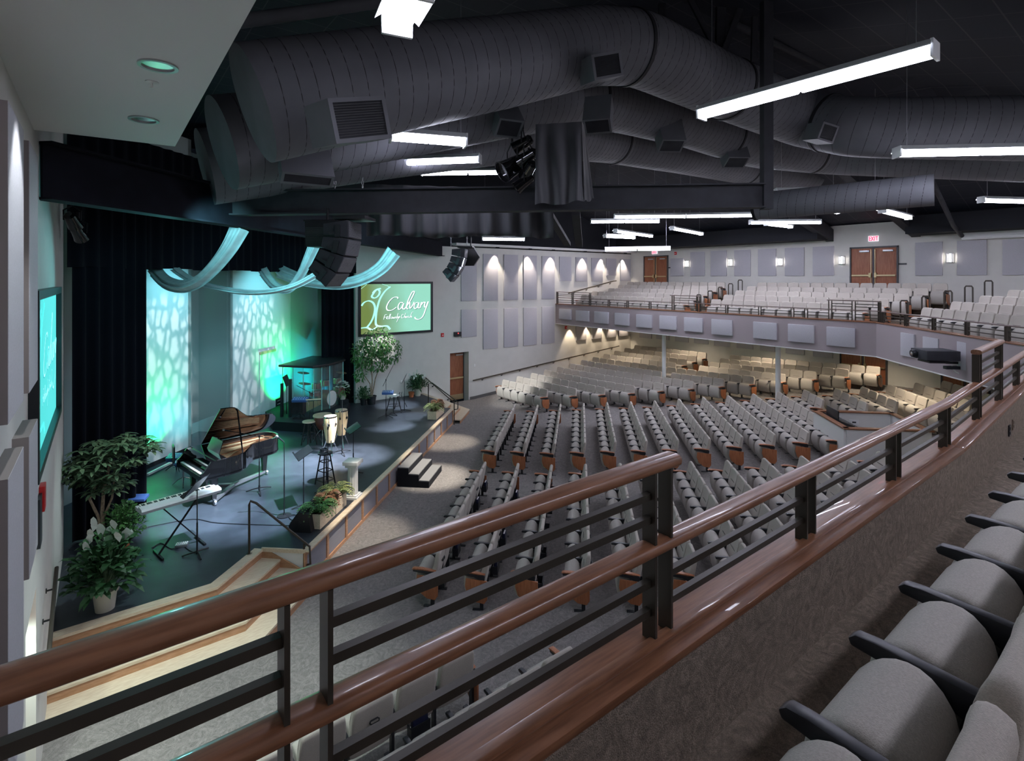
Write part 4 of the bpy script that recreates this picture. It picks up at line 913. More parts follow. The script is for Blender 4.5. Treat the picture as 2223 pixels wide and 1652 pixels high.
sd = Vector((.72,-.69,0)); fw = Vector((-.69,-.72,0)); b = MB(); b.ext([(-.26,-.22),(.26,-.22),(.28,.2),(-.28,.2)], c-fw*.2, Vector((RX,RY,0)), (0,0,1), fw*.4); b.build('cabinet', M['blk2'], t, bev=.01)
b = MB(); b.obox(c+fw*.205+Vector((0,0,-.06)), Vector((RX,RY,0))*.25, fw*.008, (0,0,.15)); b.build('grille', M['louver'], t); b = MB(); b.tube([c+Vector((0,0,.2)), c+Vector((0,0,.42))], .02, 8); b.bar(c+Vector((-.3,.25,.22)), c+Vector((.3,-.25,.22)), .05, .03); b.build('hanger', M['blk2'], t)
c = at(1022,558,18.4); t = thing('side_speaker', 'small black speaker hanging behind the far line array', 'speaker', c)
b = MB(); b.ext([(-.26,-.3),(.1,-.3),(.3,0),(.12,.3),(-.26,.3)], c, Vector((RX,RY,0)), (0,0,1), (.2,.25,0)); b.build('cabinet', M['blk2'], t, bev=.01); b = MB(); b.cyl(c+Vector((0,0,.28)), c+Vector((0,0,.7)), .02); b.build('hanger', M['blk2'], t)
# ------------------------------------------------------------------ swags
def swag(pts, w, label, seed=0):
    P = [at(x, y, d) for x, y, d in pts]; fine = []
    for i in range(len(P)-1):
        p0, p1, p2, p3 = P[max(i-1,0)], P[i], P[i+1], P[min(i+2,len(P)-1)]
        for k in range(8):
            s = k/8; fine.append(.5*((2*p1)+(p2-p0)*s+(2*p0-5*p1+4*p2-p3)*s*s+(3*p1-p0-3*p2+p3)*s**3))
    fine.append(P[-1]); n = 16; vs = []; L = len(fine)
    vw = Vector((FX, FY, 0))
    for sd in (0, 1):
        for i, p in enumerate(fine):
            d = (fine[min(i+1,L-1)]-fine[max(i-1,0)]).normalized(); a = d.cross(vw).normalized(); wi = w*(1-.25*math.sin(PI*i/(L-1)))
            for j in range(n+1):
                f = j/n-.5; vs.append(p+a*f*wi+vw*(.05*math.sin(f*18+i*.06+seed)+.02*math.sin(f*37+seed)+.006*sd+.18*f*f*4))
    W = n+1; O = W*L; fs = []
    for i in range(L-1):
        for j in range(n): fs += [(i*W+j, i*W+j+1, (i+1)*W+j+1, (i+1)*W+j), (O+(i+1)*W+j, O+(i+1)*W+j+1, O+i*W+j+1, O+i*W+j)]
    b = MB(); b.add(vs, fs); tag(b.build('fabric_swag', M['sheer'], ang=180, fixn=False), label, 'fabric swag', 'sheer fabric swags over the stage')
swag([(512,488,9.3),(488,535,9.5),(455,580,9.8),(420,612,10.2),(385,622,10.6),(350,612,11.2),(325,585,12)], .34, 'pale teal fabric swag at the left, curving steeply from the beam')
swag([(372,585,12),(400,604,11.6),(450,622,11.2),(520,634,11),(585,632,11),(640,618,11),(690,590,11.2),(715,570,11.3)], .16, 'long shallow pale fabric swag hanging lowest across the stage')
swag([(683,515,11.3),(664,560,11.5),(645,600,11.8),(620,628,12),(590,620,12.4),(565,588,13)], .26, 'pale fabric swag falling left of the large line array')
swag([(852,545,14.0),(825,580,14.2),(785,605,14.4),(740,616,14.6),(690,614,15),(640,604,15.4),(600,588,16)], .42, 'wide teal fabric swag right of the large line array')
for i, pq in enumerate(FILL_STRIPS):
    strip(0, 0, 0, 0, 'added fill strip light out of view on camera side, %s counted from the left wall' % on[i], PQ=pq)
# ================================================================= SEATS
M['seam'] = mat('dark_stitch', (.10,.09,.08), .9)
M['cushion'] = mat('taupe_seat_cushion_fabric', (.40,.375,.335), .92, var=.1, vscale=150, bump=.3, bscale=320, sheen=.1)
PM = {}
def proto(name, mb, mats, bev=0, ang=50, fn=None):
    o = mb.build('proto', mats, None, bev=bev, ang=ang, loc=(0, 0, 0)); me = o.data; me.name = name; bpy.data.objects.remove(o)
    if fn:
        for v in me.vertices: v.co = fn(v.co.copy())
    PM[name] = me
def shape_back(c):
    if c.z > .72: c.x *= 1-.10*((c.z-.72)/.17)**2
    c.y -= .018*(1-(c.x/.23)**2) if c.y > -.12 else 0
    return c
def padded(prof, w, r, nx=8, crown=.0):
    # profile (y,z) closed loop, extruded in x with rounded ends
    P_ = [Vector(p) for p in prof]; n_ = len(P_); out = []
    for i in range(n_):
        p0, p1, p2, p3 = P_[i-1], P_[i], P_[(i+1) % n_], P_[(i+2) % n_]
        out += [tuple(p1), tuple(.5*((2*p1)+(p2-p0)*.5+(2*p0-5*p1+4*p2-p3)*.25+(3*p1-p0-3*p2+p3)*.125))]
    prof = out
    xs = [-w/2, -w/2+r*.12, -w/2+r*.3, -w/2+r*.6, -w/2+r, -w/4, 0, w/4, w/2-r, w/2-r*.6, w/2-r*.3, w/2-r*.12, w/2]; cy = sum(p[0] for p in prof)/len(prof); cz_ = sum(p[1] for p in prof)/len(prof)
    mb = MB(); vs = []; n = len(prof)
    for x in xs:
        e = max(0, abs(x)-(w/2-r))/r; s = 1-(1-math.sqrt(max(0, 1-e*e)))*.30
        if e >= 1: s = .66
        for y, z in prof: vs.append((x, cy+(y-cy)*s, cz_+(z-cz_)*(1-(1-s)*.35)))
    m = len(xs); fs = [(i*n+j, i*n+(j+1) % n, (i+1)*n+(j+1) % n, (i+1)*n+j) for i in range(m-1) for j in range(n)]
    fs += [tuple(range(n-1, -1, -1)), tuple(range((m-1)*n, m*n))]; mb.add(vs, fs); return mb
W0 = .475
mb = padded([(-.075,.30),(-.03,.32),(-.015,.44),(-.035,.56),(-.075,.68),(-.10,.80),(-.115,.865),(-.145,.892),(-.175,.885),(-.19,.84),(-.155,.62),(-.11,.42)], W0, .04)
mb.k = 1; mb.box(-.12, -.085, .655, .12, -.062, .662)
proto('backrest', mb, [M['fabric'], M['seam']], ang=55, fn=lambda c: shape_back(c))
mb = padded([(-.01,.30),(.06,.18),(.14,.16),(.21,.22),(.245,.36),(.245,.47),(.22,.55),(.17,.602),(.11,.622),(.05,.608),(.0,.55),(-.015,.45)], .452, .05)
proto('seat_cushion', mb, M['cushion'], ang=60)
mb = MB(); mb.ext([(-.11,.47),(-.13,.57),(-.09,.60),(.20,.615),(.25,.612),(.27,.595),(.262,.575),(.20,.568),(.06,.55),(-.05,.50)], (-.0255, 0, 0), (0,1,0), (0,0,1), (.051, 0, 0))
proto('armrest', mb, M['blk'], bev=.007)
mb = MB(); mb.box(-.017, -.10, .0, .017, -.04, .52); mb.box(-.03, -.19, 0, .03, .08, .014); mb.box(-.02, -.12, .38, .02, .0, .5)
proto('leg', mb, M['blk'])
mb = MB(); mb.ext([(-.17,.50),(.19,.53),(.205,.40),(.16,.26),(.02,.15),(-.12,.13),(-.17,.2)], (-.012,0,0), (0,1,0), (0,0,1), (.024,0,0)); proto('end_panel', mb, M['cherry2'], bev=.004)
mb = MB(); mb.ext([(-.13,.60),(-.02,.618),(.12,.634),(.26,.632),(.285,.615),(.26,.612),(.1,.612),(-.02,.598)], (-.034,0,0), (0,1,0), (0,0,1), (.068,0,0)); proto('arm_cap', mb, M['cherry2'], bev=.003)
mb = MB(); mb.box(-.12,-.235,.24,.12,-.225,.40); mb.box(-.12,-.235,.24,.12,-.13,.25); mb.box(-.12,-.235,.24,-.11,-.13,.38); mb.box(.11,-.235,.24,.12,-.13,.38); proto('book_rack', mb, M['blk'])
mb = MB(); mb.tube([(-.045,-.19,.70),(.03,-.20,.71),(.05,-.20,.69),(.045,-.195,.66),(-.03,-.185,.65),(-.05,-.18,.67),(-.045,-.19,.70)], .008, 6); proto('cup_ring', mb, M['blk'])
ORD = ['first','second','third','fourth','fifth','sixth','seventh','eighth','ninth','tenth','eleventh','twelfth','thirteenth','fourteenth','fifteenth','sixteenth','seventeenth','eighteenth','nineteenth','twentieth','twenty-first','twenty-second','twenty-third','twenty-fourth','twenty-fifth','twenty-sixth','twenty-seventh','twenty-eighth','twenty-ninth','thirtieth']
SEATS = []
def row(block, k, origin, dv, n, sp, th, zf, endA=True, endB=True, sc=1, words=None, skip=None, racks=False):
    dv = Vector((dv[0], dv[1], 0)).normalized()
    for i in range(n):
        p = Vector((origin[0], origin[1], 0))+dv*sp*(i+.5)
        if skip and skip(p): continue
        p.z = zf(p.x, p.y) if callable(zf) else zf
        SEATS.append(dict(p=p, th=th, sc=sc, a=(i == 0), ea=(i == 0 and endA), eb=(i == n-1 and endB), block=block, k=k, i=i, words=words, rack=racks and (i+k) % 2 == 0, cup=racks and (i+k) % 3 == 0, sp=sp))
# near balcony row (below the camera)
row('balcony', 0, (.951, .39), (1, 0), 12, .445, 0, ZF, sc=.445/.511, words=('grey fabric tip-up seat in the foreground balcony row, {i} from the lower left', 'foreground balcony seats'))
q2 = 1/math.sqrt(2)
for k in range(12):
    t_ = 12.22+.838*k
    row('near centre', k, tl(t_, 5.3), (q2, q2), 9, .511, PI/4, gz, words=('beige tip-up seat, near centre block, {k} row from stage, {i} from the railing side', 'near centre block seats'), racks=True)
    row('far centre', k, tl(t_, -.9), (q2, q2), 9, .511, PI/4, gz, words=('beige tip-up seat, far centre block, {k} row from stage, {i} from the cross aisle', 'far centre block seats'))
row('far centre', 12, tl(22.3, -4.0), (q2, q2), 3, .511, PI/4, gz, words=('beige tip-up seat in the short row by the sound booth, {i} from the booth', 'far centre block seats'))
booth = [Vector((16.3,6.75,0)), Vector((15.0,5.48,0)), Vector((16.4,4.1,0)), Vector((17.7,5.3,0))]
bc = sum(booth, Vector())/4
def inbooth(p):
    for i in range(4):
        a = booth[i]; b_ = booth[(i+1) % 4]; d = (b_-a).normalized(); n_ = Vector((-d.y, d.x, 0))
        s = n_.dot(p-a); c_ = n_.dot(bc-a)
        if s*c_ < 0 and abs(s) > .75: return False
    return True
for k in range(5):
    t_ = 23.25+.838*k
    row('behind booth', k, tl(t_, 5.2), (q2, q2), 20, .53, PI/4, gz, words=('beige tip-up seat behind the sound booth, {k} row back, {i} from the railing side', 'seats behind the sound booth'), skip=inbooth)
for k in range(12):
    X = 14.25+.838*k; w = 3.1+.80*k
    if k < 8: row('far side', k, (X, YB-1.0-w), (0, 1), round(w/.505), w/round(w/.505), PI/2, gz, words=('pale tip-up seat, far side block, {k} row from stage, {i} from the diagonal aisle', 'far side block seats'))
    else:
        n2 = round(4.5/.505); row('far side', k, (X, YB-1.0-4.5), (0, 1), n2, 4.5/n2, PI/2, gz, words=('pale tip-up seat, far side block, {k} row, {i} from the aisle stub', 'far side block seats'))
        w2 = w-4.5-1.2; n3 = round(w2/.505); row('far side', k+10, (X, YB-1-w), (0, 1), n3, w2/n3, PI/2, gz, words=('pale tip-up seat behind the columns, {i} from the diagonal aisle', 'far side block seats'))
# near side block below the camera (only its first rows can be seen)
for k in range(3):
    Y = 5.60-.80*k; w = 3.2+.90*k; n_ = round(w/.505)
    row('near side', k, (XA+1.0, Y), (1, 0), n_, w/n_, 0, gz, words=('grey tip-up seat seen from behind below the railing, {k} row, {i} from the wall', 'near side block seats'), racks=True)
# balcony rows opposite
for k in range(5):
    X = 19.3+.92*k; z = ZF+.165*k
    row('balc a', k, (X, 13.0+.13*k), (0, 1), 14 if k < 2 else 13, .452, PI/2, z, sc=.88, words=('pale seat, farther far-balcony group, {k} row up, {i} from the right', 'far balcony seats'))
    w = 5.55+.30*k; n_ = round(w/.452); row('balc b', k, (X, 12.0-w), (0, 1), n_, w/n_, PI/2, z, sc=.88, words=('pale seat, middle far-balcony group, {k} row up, {i} from the right', 'far balcony seats'))
for k in range(5):
    c_ = 12.3+1.414*(.95+.92*k); s0 = 23.5+.35*k
    if k == 4: continue
    o_ = Vector(((s0+c_)/2, (s0-c_)/2, 0)); n_ = 13; e_ = o_-Vector((q2, q2, 0))*.452*n_
    row('balc c', k, (e_.x, e_.y), (q2, q2), n_, .452, PI/4, ZF+.165*k, sc=.88, words=('grey seat on the angled far balcony corner, {k} row, {i} from the right edge', 'far balcony seats'))
COLS_ = [(o.location.x, o.location.y) for o in COL.objects if o.name.startswith('support_column')]
def inview(p):
    if p.z < 2 and any(math.hypot(p.x-c_[0], p.y-c_[1]) < .42 for c_ in COLS_): return False
    d = depth(p)
    if d < .3: return False
    x = CXP+FP*(p.x*RX+p.y*RY)/d; y = HY-FP*(p.z+.5-EYE)/d
    m = 90 if d > 3 else 700
    return -m < x < 2223+m and -m < y < 1652+m
vis = [s for s in SEATS if inview(s['p'])]
vis.sort(key=lambda s: depth(s['p']))
NI = 300
def seat_parts(s):
    w = s['sp']/s['sc'] if s['sc'] != 1 else s['sp']; h = .511/2
    L = [('backrest', 0), ('seat_cushion', 0), ('armrest', h), ('leg', h)]
    if s['a']: L += [('armrest', -h), ('leg', -h)]
    if s['ea']: L += [('end_panel', -h-.03), ('arm_cap', -h)]
    if s['eb']: L += [('end_panel', h+.03), ('arm_cap', h)]
    if s['rack']: L += [('book_rack', 0)]
    if s['cup']: L += [('cup_ring', 0)]
    return L
for s in vis[:NI]:
    o = bpy.data.objects.new('theatre_seat', None); COL.objects.link(o); o.location = s['p']; o.rotation_euler = (0, 0, s['th']); o.scale = (s['sc'], 1, 1); o.empty_display_size = .1
    lb = s['words'][0].format(k=ORD[s['k'] % 30], i=ORD[s['i']]); tag(o, lb, 'seat', s['words'][1])
    for nm, x in seat_parts(s):
        c = bpy.data.objects.new(nm, PM[nm]); COL.objects.link(c); c.parent = o; c.location = (x, 0, 0)
        if nm == 'end_panel': c['label'] = 'cherry veneer end panel'
        if nm == 'arm_cap': c['label'] = 'cherry wood arm cap'
rest = vis[NI:]
mats_ = [M['fabric'], M['seam'], M['cushion'], M['blk'], M['cherry2']]; idx = {'backrest': None, 'seat_cushion': 2, 'armrest': 3, 'leg': 3, 'end_panel': 4, 'arm_cap': 4, 'book_rack': 3, 'cup_ring': 3}
cache = {n: ([v.co.copy() for v in me.vertices], [tuple(p.vertices) for p in me.polygons], [p.material_index for p in me.polygons]) for n, me in PM.items()}
mb = MB()
for s in rest:
    Mx = Matrix.Translation(s['p']) @ Matrix.Rotation(s['th'], 4, 'Z') @ Matrix.Diagonal((s['sc'], 1, 1, 1))
    for nm, x in seat_parts(s):
        vs, fs, mi = cache[nm]; b0 = len(mb.v); T = Mx @ Matrix.Translation((x, 0, 0))
        mb.v += [tuple(T @ v) for v in vs]; mb.f += [[b0+i for i in f] for f in fs]; mb.mi += [(m_ if idx[nm] is None else idx[nm]) for m_ in mi]
print('seats', len(SEATS), len(vis), len(rest), 'verts', len(mb.v))
o = mb.build('distant_theatre_seats', mats_, None, ang=55, fixn=False); tag(o, 'mass of pale seats farther back on the main floor and far balcony', 'seat', kind='stuff')
# booth
bz = gz(15.6, 5.2)-.1; ZT = 1.68
t = thing('sound_booth', 'white-walled sound booth with cherry wood cap among the seats', 'sound booth', (bc.x, bc.y, bz))
for i, nm in enumerate(('front_wall', 'side_wall', 'back_wall', 'far_wall')):
    a = booth[i]; c_ = booth[(i+1) % 4]; b = MB(); hh = ZT
    b.bar(a+Vector((0,0,(bz+hh)/2)), c_+Vector((0,0,(bz+hh)/2)), .1, hh-bz, side=(c_-a).normalized().cross(Vector((0,0,1)))); b.build('wall_panel', M['white'], t, smooth=False)
    b = MB(); d = (c_-a).normalized()*.07; b.bar(a-d+Vector((0,0,hh+.018)), c_+d+Vector((0,0,hh+.018)), .16, .036, side=(c_-a).normalized().cross(Vector((0,0,1)))); b.build('wood_cap', M['cherry'], t, bev=.004)
dd = (booth[0]-booth[1]).normalized(); nn_ = Vector((dd.y, -dd.x, 0))
b = MB(); b.prism([tuple((booth[1]+nn_*.1)[:2]), tuple((booth[0]+nn_*.1)[:2]), tuple((booth[0]+nn_*.7)[:2]), tuple((booth[1]+nn_*.95)[:2])], ZT-.32, ZT-.28); b.build('desk_top', M['cherry'], t, smooth=False)
t = thing('mixing_console', 'black sound mixing console sloping on the booth desk', 'mixing console', booth[1]+dd*.9+nn_*.4+Vector((0,0,ZT-.28)))
o_ = booth[1]+dd*.75+nn_*.45; b = MB(); b.ext([(-.28,0),(.28,0),(.28,.10),(-.28,.30)], o_+Vector((0,0,ZT-.28)), -nn_*-1, (0,0,1), dd*1.0); b.build('console_body', M['blk2'], t, bev=.008)
for i in range(9):
    for j in range(3):
        p = o_+dd*(.08+.10*i)+nn_*(-.2+.16*j)+Vector((0,0,ZT-.28+.30-.357*(.08+.16*j)+.01)); b = MB(); b.cyl(p, p+Vector((0,0,.022)), .016, n=8); b.build('fader_knob', M['alu'], t)
c_ = onZ(1800, 905, ZT+.12); t = thing('monitor', 'slim black screen propped at the front of the booth desk', 'monitor', booth[1]+dd*1.1+nn_*.18+Vector((0,0,ZT-.28)))
p = booth[1]+dd*1.1+nn_*.16; b = MB(); b.bar(p+dd*-.35+Vector((0,0,ZT+.1)), p+dd*.35+Vector((0,0,ZT+.1)), .03, .34, side=nn_); b.build('display', M['blk'], t, bev=.004)
b = MB(); b.box(p.x-.03,p.y-.03,ZT-.28,p.x+.03,p.y+.03,ZT); b.build('stand', M['blk'], t)
p = booth[1]+dd*.2+nn_*.55; t = thing('laptop', 'open laptop on the booth desk near the front corner', 'laptop', p+Vector((0,0,ZT-.28)))
b = MB(); b.bar(p+Vector((0,0,ZT-.27))-dd*.17, p+Vector((0,0,ZT-.27))+dd*.17, .24, .02, side=nn_); b.build('keyboard_base', M['alu'], t, bev=.003)
b = MB(); b.bar(p-nn_*.16+Vector((0,0,ZT-.14))-dd*.17, p-nn_*.16+Vector((0,0,ZT-.14))+dd*.17, .012, .24, side=nn_); b.build('lid', M['alu'], t, bev=.003)
p = onZ(1902, 905, 1.55); t = thing('office_chair', 'office chair with black oval backrest inside the sound booth', 'chair', (p.x, p.y, bz))
b = MB(); b.lathe(p+Vector((0,0,-.05)), [(.02,-.02),(.2,-.02),(.22,0),(.2,.02),(.02,.02)], 24, (-.6,-.75,.25)); b.build('backrest', M['blk'], t)
b = MB(); b.lathe((p.x+.1,p.y+.2,bz+.45), [(.05,0),(.24,.01),(.24,.07),(.1,.09)], 20); b.build('seat', M['cushion'], t)
b = MB(); b.cyl((p.x+.1,p.y+.2,bz), (p.x+.1,p.y+.2,bz+.45), .03); b.tube([(p.x+.1,p.y+.2,bz+.44),(p.x+.02,p.y+.03,bz+.5),(p.x,p.y-.01,p.z-.1)], .015, 6); b.build('pedestal', M['blk2'], t)
c_ = (booth[3]+booth[0])/2+Vector((0,0,1.42)); wn = (booth[0]-booth[3]).normalized(); wi = Vector((-wn.y, wn.x, 0)); wi = wi if wi.dot(bc-booth[0]) > 0 else -wi
t = thing('wall_plate', 'white connector plate on the inner wall of the sound booth', 'wall plate', c_+wi*.05); b = MB(); b.obox(c_+wi*.06, wn*.13, wi*.006, (0,0,.07)); b.build('plate', M['whiteg'], t, bev=.002)
b = MB(); b.obox(c_+wi*.07, wn*.05, wi*.004, (0,0,.02)); b.build('socket', M['blk'], t)
# hymn books in the racks of nearest seats seen from behind
bk = 0
for s in vis[:NI]:
    if s['rack'] and s['block'] in ('near side', 'near centre') and (s['block'] == 'near side' or s['k'] < 2):
        T = Matrix.Translation(s['p']) @ Matrix.Rotation(s['th'], 4, 'Z'); w = 'near side block' if s['block'] == 'near side' else 'near centre block'
        t = thing('hymn_book', 'dark book in the rack behind the {} seat of the {} row, {}'.format(ORD[s['i']], ORD[s['k']], w), 'book', T @ Vector((0,-.2,.25)), 'books in seat racks')
        b = MB(); b.box(-.095,-.222,.252,.095,-.214,.47); b.box(-.095,-.186,.252,.095,-.178,.47); b.box(-.097,-.222,.252,-.090,-.178,.47); b.xf(T); b.build('cover', M['navy'], t, smooth=False)
        b = MB(); b.box(-.088,-.213,.256,.088,-.187,.464); b.xf(T); b.build('pages', M['paper'], t, smooth=False); bk += 1
# ================================================================= STAGE FURNITURE
def sz(x, y): return onZ(x, y, ZS)
V = Vector
# grand piano --------------------------------------------------------------
pr = math.radians(12); PO = V((1.50, 13.60, ZS))
PX = Matrix.Translation(PO) @ Matrix.Rotation(pr, 4, 'Z')
t = thing('grand_piano', 'black grand piano with open lid on the stage', 'piano', PO)
def arcs(pts):
    out = []; P = [V(p) for p in pts]
    for i in range(len(P)-1):
        p0, p1, p2, p3 = P[max(i-1,0)], P[i], P[i+1], P[min(i+2,len(P)-1)]
        for k in range(6): s = k/6; out.append(tuple(.5*((2*p1)+(p2-p0)*s+(2*p0-5*p1+4*p2-p3)*s*s+(3*p1-p0-3*p2+p3)*s**3)))
    out.append(tuple(P[-1])); return out
curve = arcs([(.30,-.74),(.62,-.74),(.86,-.68),(1.08,-.42),(1.32,-.18),(1.62,-.12),(1.92,-.05),(2.10,.18),(2.12,.45),(1.98,.68),(1.70,.74)])
body = curve+[(.30,.74)]
def wall_loop(mb, loop, th, z0, z1):
    P = [V((x, y, 0)) for x, y in loop]; n = len(P); I = []
    c = sum(P, V())/n
    for i in range(n):
        d = (P[(i+1) % n]-P[i-1]).normalized(); nn = V((-d.y, d.x, 0)); nn = nn if nn.dot(c-P[i]) > 0 else -nn; I.append(P[i]+nn*th)
    vs = []
    for z in (z0, z1): vs += [V((p.x, p.y, z)) for p in P]+[V((p.x, p.y, z)) for p in I]
    fs = []
    for i in range(n):
        j = (i+1) % n; fs += [(i, j, 2*n+j, 2*n+i), (n+j, n+i, 3*n+i, 3*n+j), (2*n+i, 2*n+j, 3*n+j, 3*n+i), (j, i, n+i, n+j)]
    mb.add(vs, fs)
b = MB(); wall_loop(b, body, .045, .62, .98); b.xf(PX); b.build('case_rim', M['piano'], t, ang=40)
b = MB(); b.prism(body, .60, .66); b.xf(PX); b.build('bottom_board', M['piano'], t, smooth=False)
b = MB(); b.prism([(x*.97+.03, y*.94) for x, y in body], .86, .88); b.xf(PX); pl = b.build('iron_plate', M['gold'], t, smooth=False)
b = MB()
for i in range(26):
    f = i/25; y = -.66+1.3*f; xe = .95+1.05*f if f < .8 else 1.9; b.cyl((.5, y*.9, .905), (xe, y*.55+.2, .905), .003, n=4, caps=False)
b.xf(PX); b.build('strings', M['brass'], pl, smooth=False)
b = MB()
for (a, c_) in (((.55,-.2),(1.5,.0)), ((.55,.25),(1.8,.3)), ((.55,.5),(1.9,.55))): b.bar((*a,.915), (*c_,.915), .04, .03)
b.xf(PX); b.build('plate_strut', M['gold'], pl, smooth=False)
# keyboard end
b = MB()
for s in (-1, 1): b.ext([(0,.64),(.32,.60),(.32,.98),(.20,.98),(.14,.90),(.06,.80),(0,.76)], (0, s*.74-(.0 if s > 0 else 0)-(.05 if s > 0 else 0), 0), (1,0,0), (0,0,1), (0,.05,0))
b.box(.0,-.74,.60,.32,.74,.66); b.box(.0,-.72,.66,.035,.72,.70); b.box(.20,-.69,.78,.34,.69,.97); b.box(.30,-.72,.95,.52,.72,.985); b.xf(PX); b.build('key_bed', M['piano'], t, smooth=False)
b = MB()
for i in range(52): b.box(.04, -.61+i*.02346, .70, .19, -.61+i*.02346+.0222, .725)
b.xf(PX); b.build('white_keys', M['ivory'], t, smooth=False)
b = MB()
for i in range(51):
    if (i % 7) in (0, 1, 3, 4, 5): b.box(.09, -.61+(i+1)*.02346-.006, .72, .19, -.61+(i+1)*.02346+.006, .737)
b.xf(PX); b.build('black_keys', M['blk'], t, smooth=False)
b = MB(); b.add([(.50,-.34,.98),(.50,.34,.98),(.60,.30,1.24),(.60,0,1.27),(.60,-.30,1.24),(.515,-.34,.98),(.515,.34,.98),(.615,.30,1.24),(.615,0,1.27),(.615,-.30,1.24)], [(0,1,2,3,4),(9,8,7,6,5),(0,5,6,1),(1,6,7,2),(2,7,8,3),(3,8,9,4),(4,9,5,0)]); b.xf(PX); b.build('music_desk', M['piano'], t, smooth=False)
# lid hinged along the bass side (+y)
LX = PX @ Matrix.Translation((0,.74,.99)) @ Matrix.Rotation(math.radians(40), 4, 'X') @ Matrix.Translation((0,-.74,-.99))
lid = [(.52,-.76)]+[(x, y-.01) for x, y in curve if x > .62]+[(.52,.74)]
LX = PX @ Matrix.Translation((0,.74,.99)) @ Matrix.Rotation(-math.radians(42), 4, 'X') @ Matrix.Translation((0,-.74,-.99))
b = MB(); b.prism(lid, .99, 1.012); b.xf(LX); b.build('lid', M['piano'], t, smooth=False)
pt_ = LX @ V((1.1,-.45,.99)); p0 = PX @ V((1.0,-.60,.96)); 
pt_ = LX @ V((.95,-.55,.99)); p0 = PX @ V((.90,-.62,.97)); b = MB(); b.bar(p0, pt_, .03, .012); b.build('lid_prop', M['piano'], t, smooth=False)
for (x, y) in ((.30,-.60),(.30,.60),(1.80,.30)):
    b = MB(); b.add([(x-.07,y-.07,.62),(x+.07,y-.07,.62),(x+.07,y+.07,.62),(x-.07,y+.07,.62),(x-.04,y-.04,.12),(x+.04,y-.04,.12),(x+.04,y+.04,.12),(x-.04,y+.04,.12)], [(0,1,5,4),(1,2,6,5),(2,3,7,6),(3,0,4,7),(0,3,2,1),(4,5,6,7)])
    b.xf(PX); b.build('leg', M['piano'], t, smooth=False)
b = MB(); hub = V((.95,.0,.09))
for (x, y) in ((.30,-.60),(.30,.60),(1.80,.30)): b.bar(hub, (x, y, .09), .10, .06)
b.xf(PX); b.build('trolley', M['alu'], t, bev=.004)
for (x, y) in ((.30,-.66),(.30,.66),(1.86,.30)):
    b = MB(); b.cyl((x-.02,y,.06), (x+.02,y,.06), .058, n=18); b.xf(PX); b.build('caster', M['alu'], t)
b = MB(); b.box(.30,-.16,.14,.34,.16,.62); b.box(.22,-.12,.10,.34,.12,.14)
for y in (-.08, 0, .08): b.box(.10, y-.015, .085, .26, y+.015, .10)
b.xf(PX); b.build('pedal_lyre', M['piano'], t, smooth=False)
# stool, mixers and pedals ----------------------------------------------------
def post_obj(p, z0, z1, r=.012): b = MB(); b.cyl((p[0], p[1], z0), (p[0], p[1], z1), r); return b
def tripod(b, p, r=.28, h=.12, ph=0, w=.012):
    for i in range(3):
        a = ph+i*2*PI/3; b.tube([(p[0], p[1], p[2]+h), (p[0]+r*.5*math.cos(a), p[1]+r*.5*math.sin(a), p[2]+h*.62), (p[0]+r*math.cos(a), p[1]+r*math.sin(a), p[2]+.012)], w, 6)
c = sz(398, 1098); c = at(398, 1031, 12.6); p = V((c.x, c.y, ZS)); t = thing('drummer_chair', 'blue-black padded swivel chair behind the piano keyboard', 'chair', p)
b = MB(); b.lathe((p.x, p.y, ZS+.50), [(.08,0),(.20,.01),(.215,.05),(.19,.08),(.05,.085)], 24); b.build('seat', M['blue'], t)
b = MB(); b.obox((p.x-.20, p.y-.02, ZS+.80), V((.02,0,.01)), (0,.17,0), (0,0,.19)); b.build('backrest', M['blk'], t, bev=.03)
b = MB(); b.cyl((p.x,p.y,ZS+.12), (p.x,p.y,ZS+.5), .02); b.tube([(p.x,p.y,ZS+.47),(p.x-.2,p.y,ZS+.47),(p.x-.23,p.y,ZS+.7)], .012, 6); tripod(b, p, .26, .2, .4); b.build('pedestal', M['chrome'], t)
def boxdev(c, w, d, h, yaw, tilt, name, label, cat, mt, knobs=True, stand=None, text=None):
    t = thing(name, label, cat, c if stand is None else (c.x, c.y, stand)); Mx = Matrix.Translation(c) @ Matrix.Rotation(yaw, 4, 'Z') @ Matrix.Rotation(tilt, 4, 'X')
    b = MB(); b.box(-w/2,-d/2,-h/2,w/2,d/2,h/2); b.xf(Mx); b.build('case', M[mt], t, bev=.006)
    if knobs:
        b = MB()
        for i in range(6):
            for j in range(2): b.cyl((-w*.4+w*.16*i,-d*.2+d*.4*j,h/2), (-w*.4+w*.16*i,-d*.2+d*.4*j,h/2+.014), .011, n=8)
        b.xf(Mx); b.build('knobs', M['white'], t)
    if stand is not None:
        b = MB(); b.cyl((c.x,c.y,stand), (c.x,c.y,c.z-h/2), .013); tripod(b, (c.x,c.y,stand), .24, .18, .7); b.build('stand', M['blk2'], t)
    if text:
        b = MB(); letters3(b, text, Mx @ V((-w*.36, -d/2-.004, -h*.3)), Mx.to_3x3() @ V((1,0,0)), Mx.to_3x3() @ V((0,0,1)), Mx.to_3x3() @ V((0,-1,0)), h*.62, 1.35, .3); b.build('lettering', M['white'], t, smooth=False)
    return t
boxdev(at(383, 993, 13.6), .42, .22, .12, R_(-37), R_(20), 'personal_mixer', 'blue personal mixer on a stand behind the piano keyboard', 'mixer', 'blue', stand=ZS)
boxdev(at(296, 1081, 10.9), .40, .20, .06, R_(-30), R_(12), 'personal_mixer', 'small blue personal mixer on a stand left of the white keyboard', 'mixer', 'blue', stand=ZS, text='AVIOM', knobs=False)
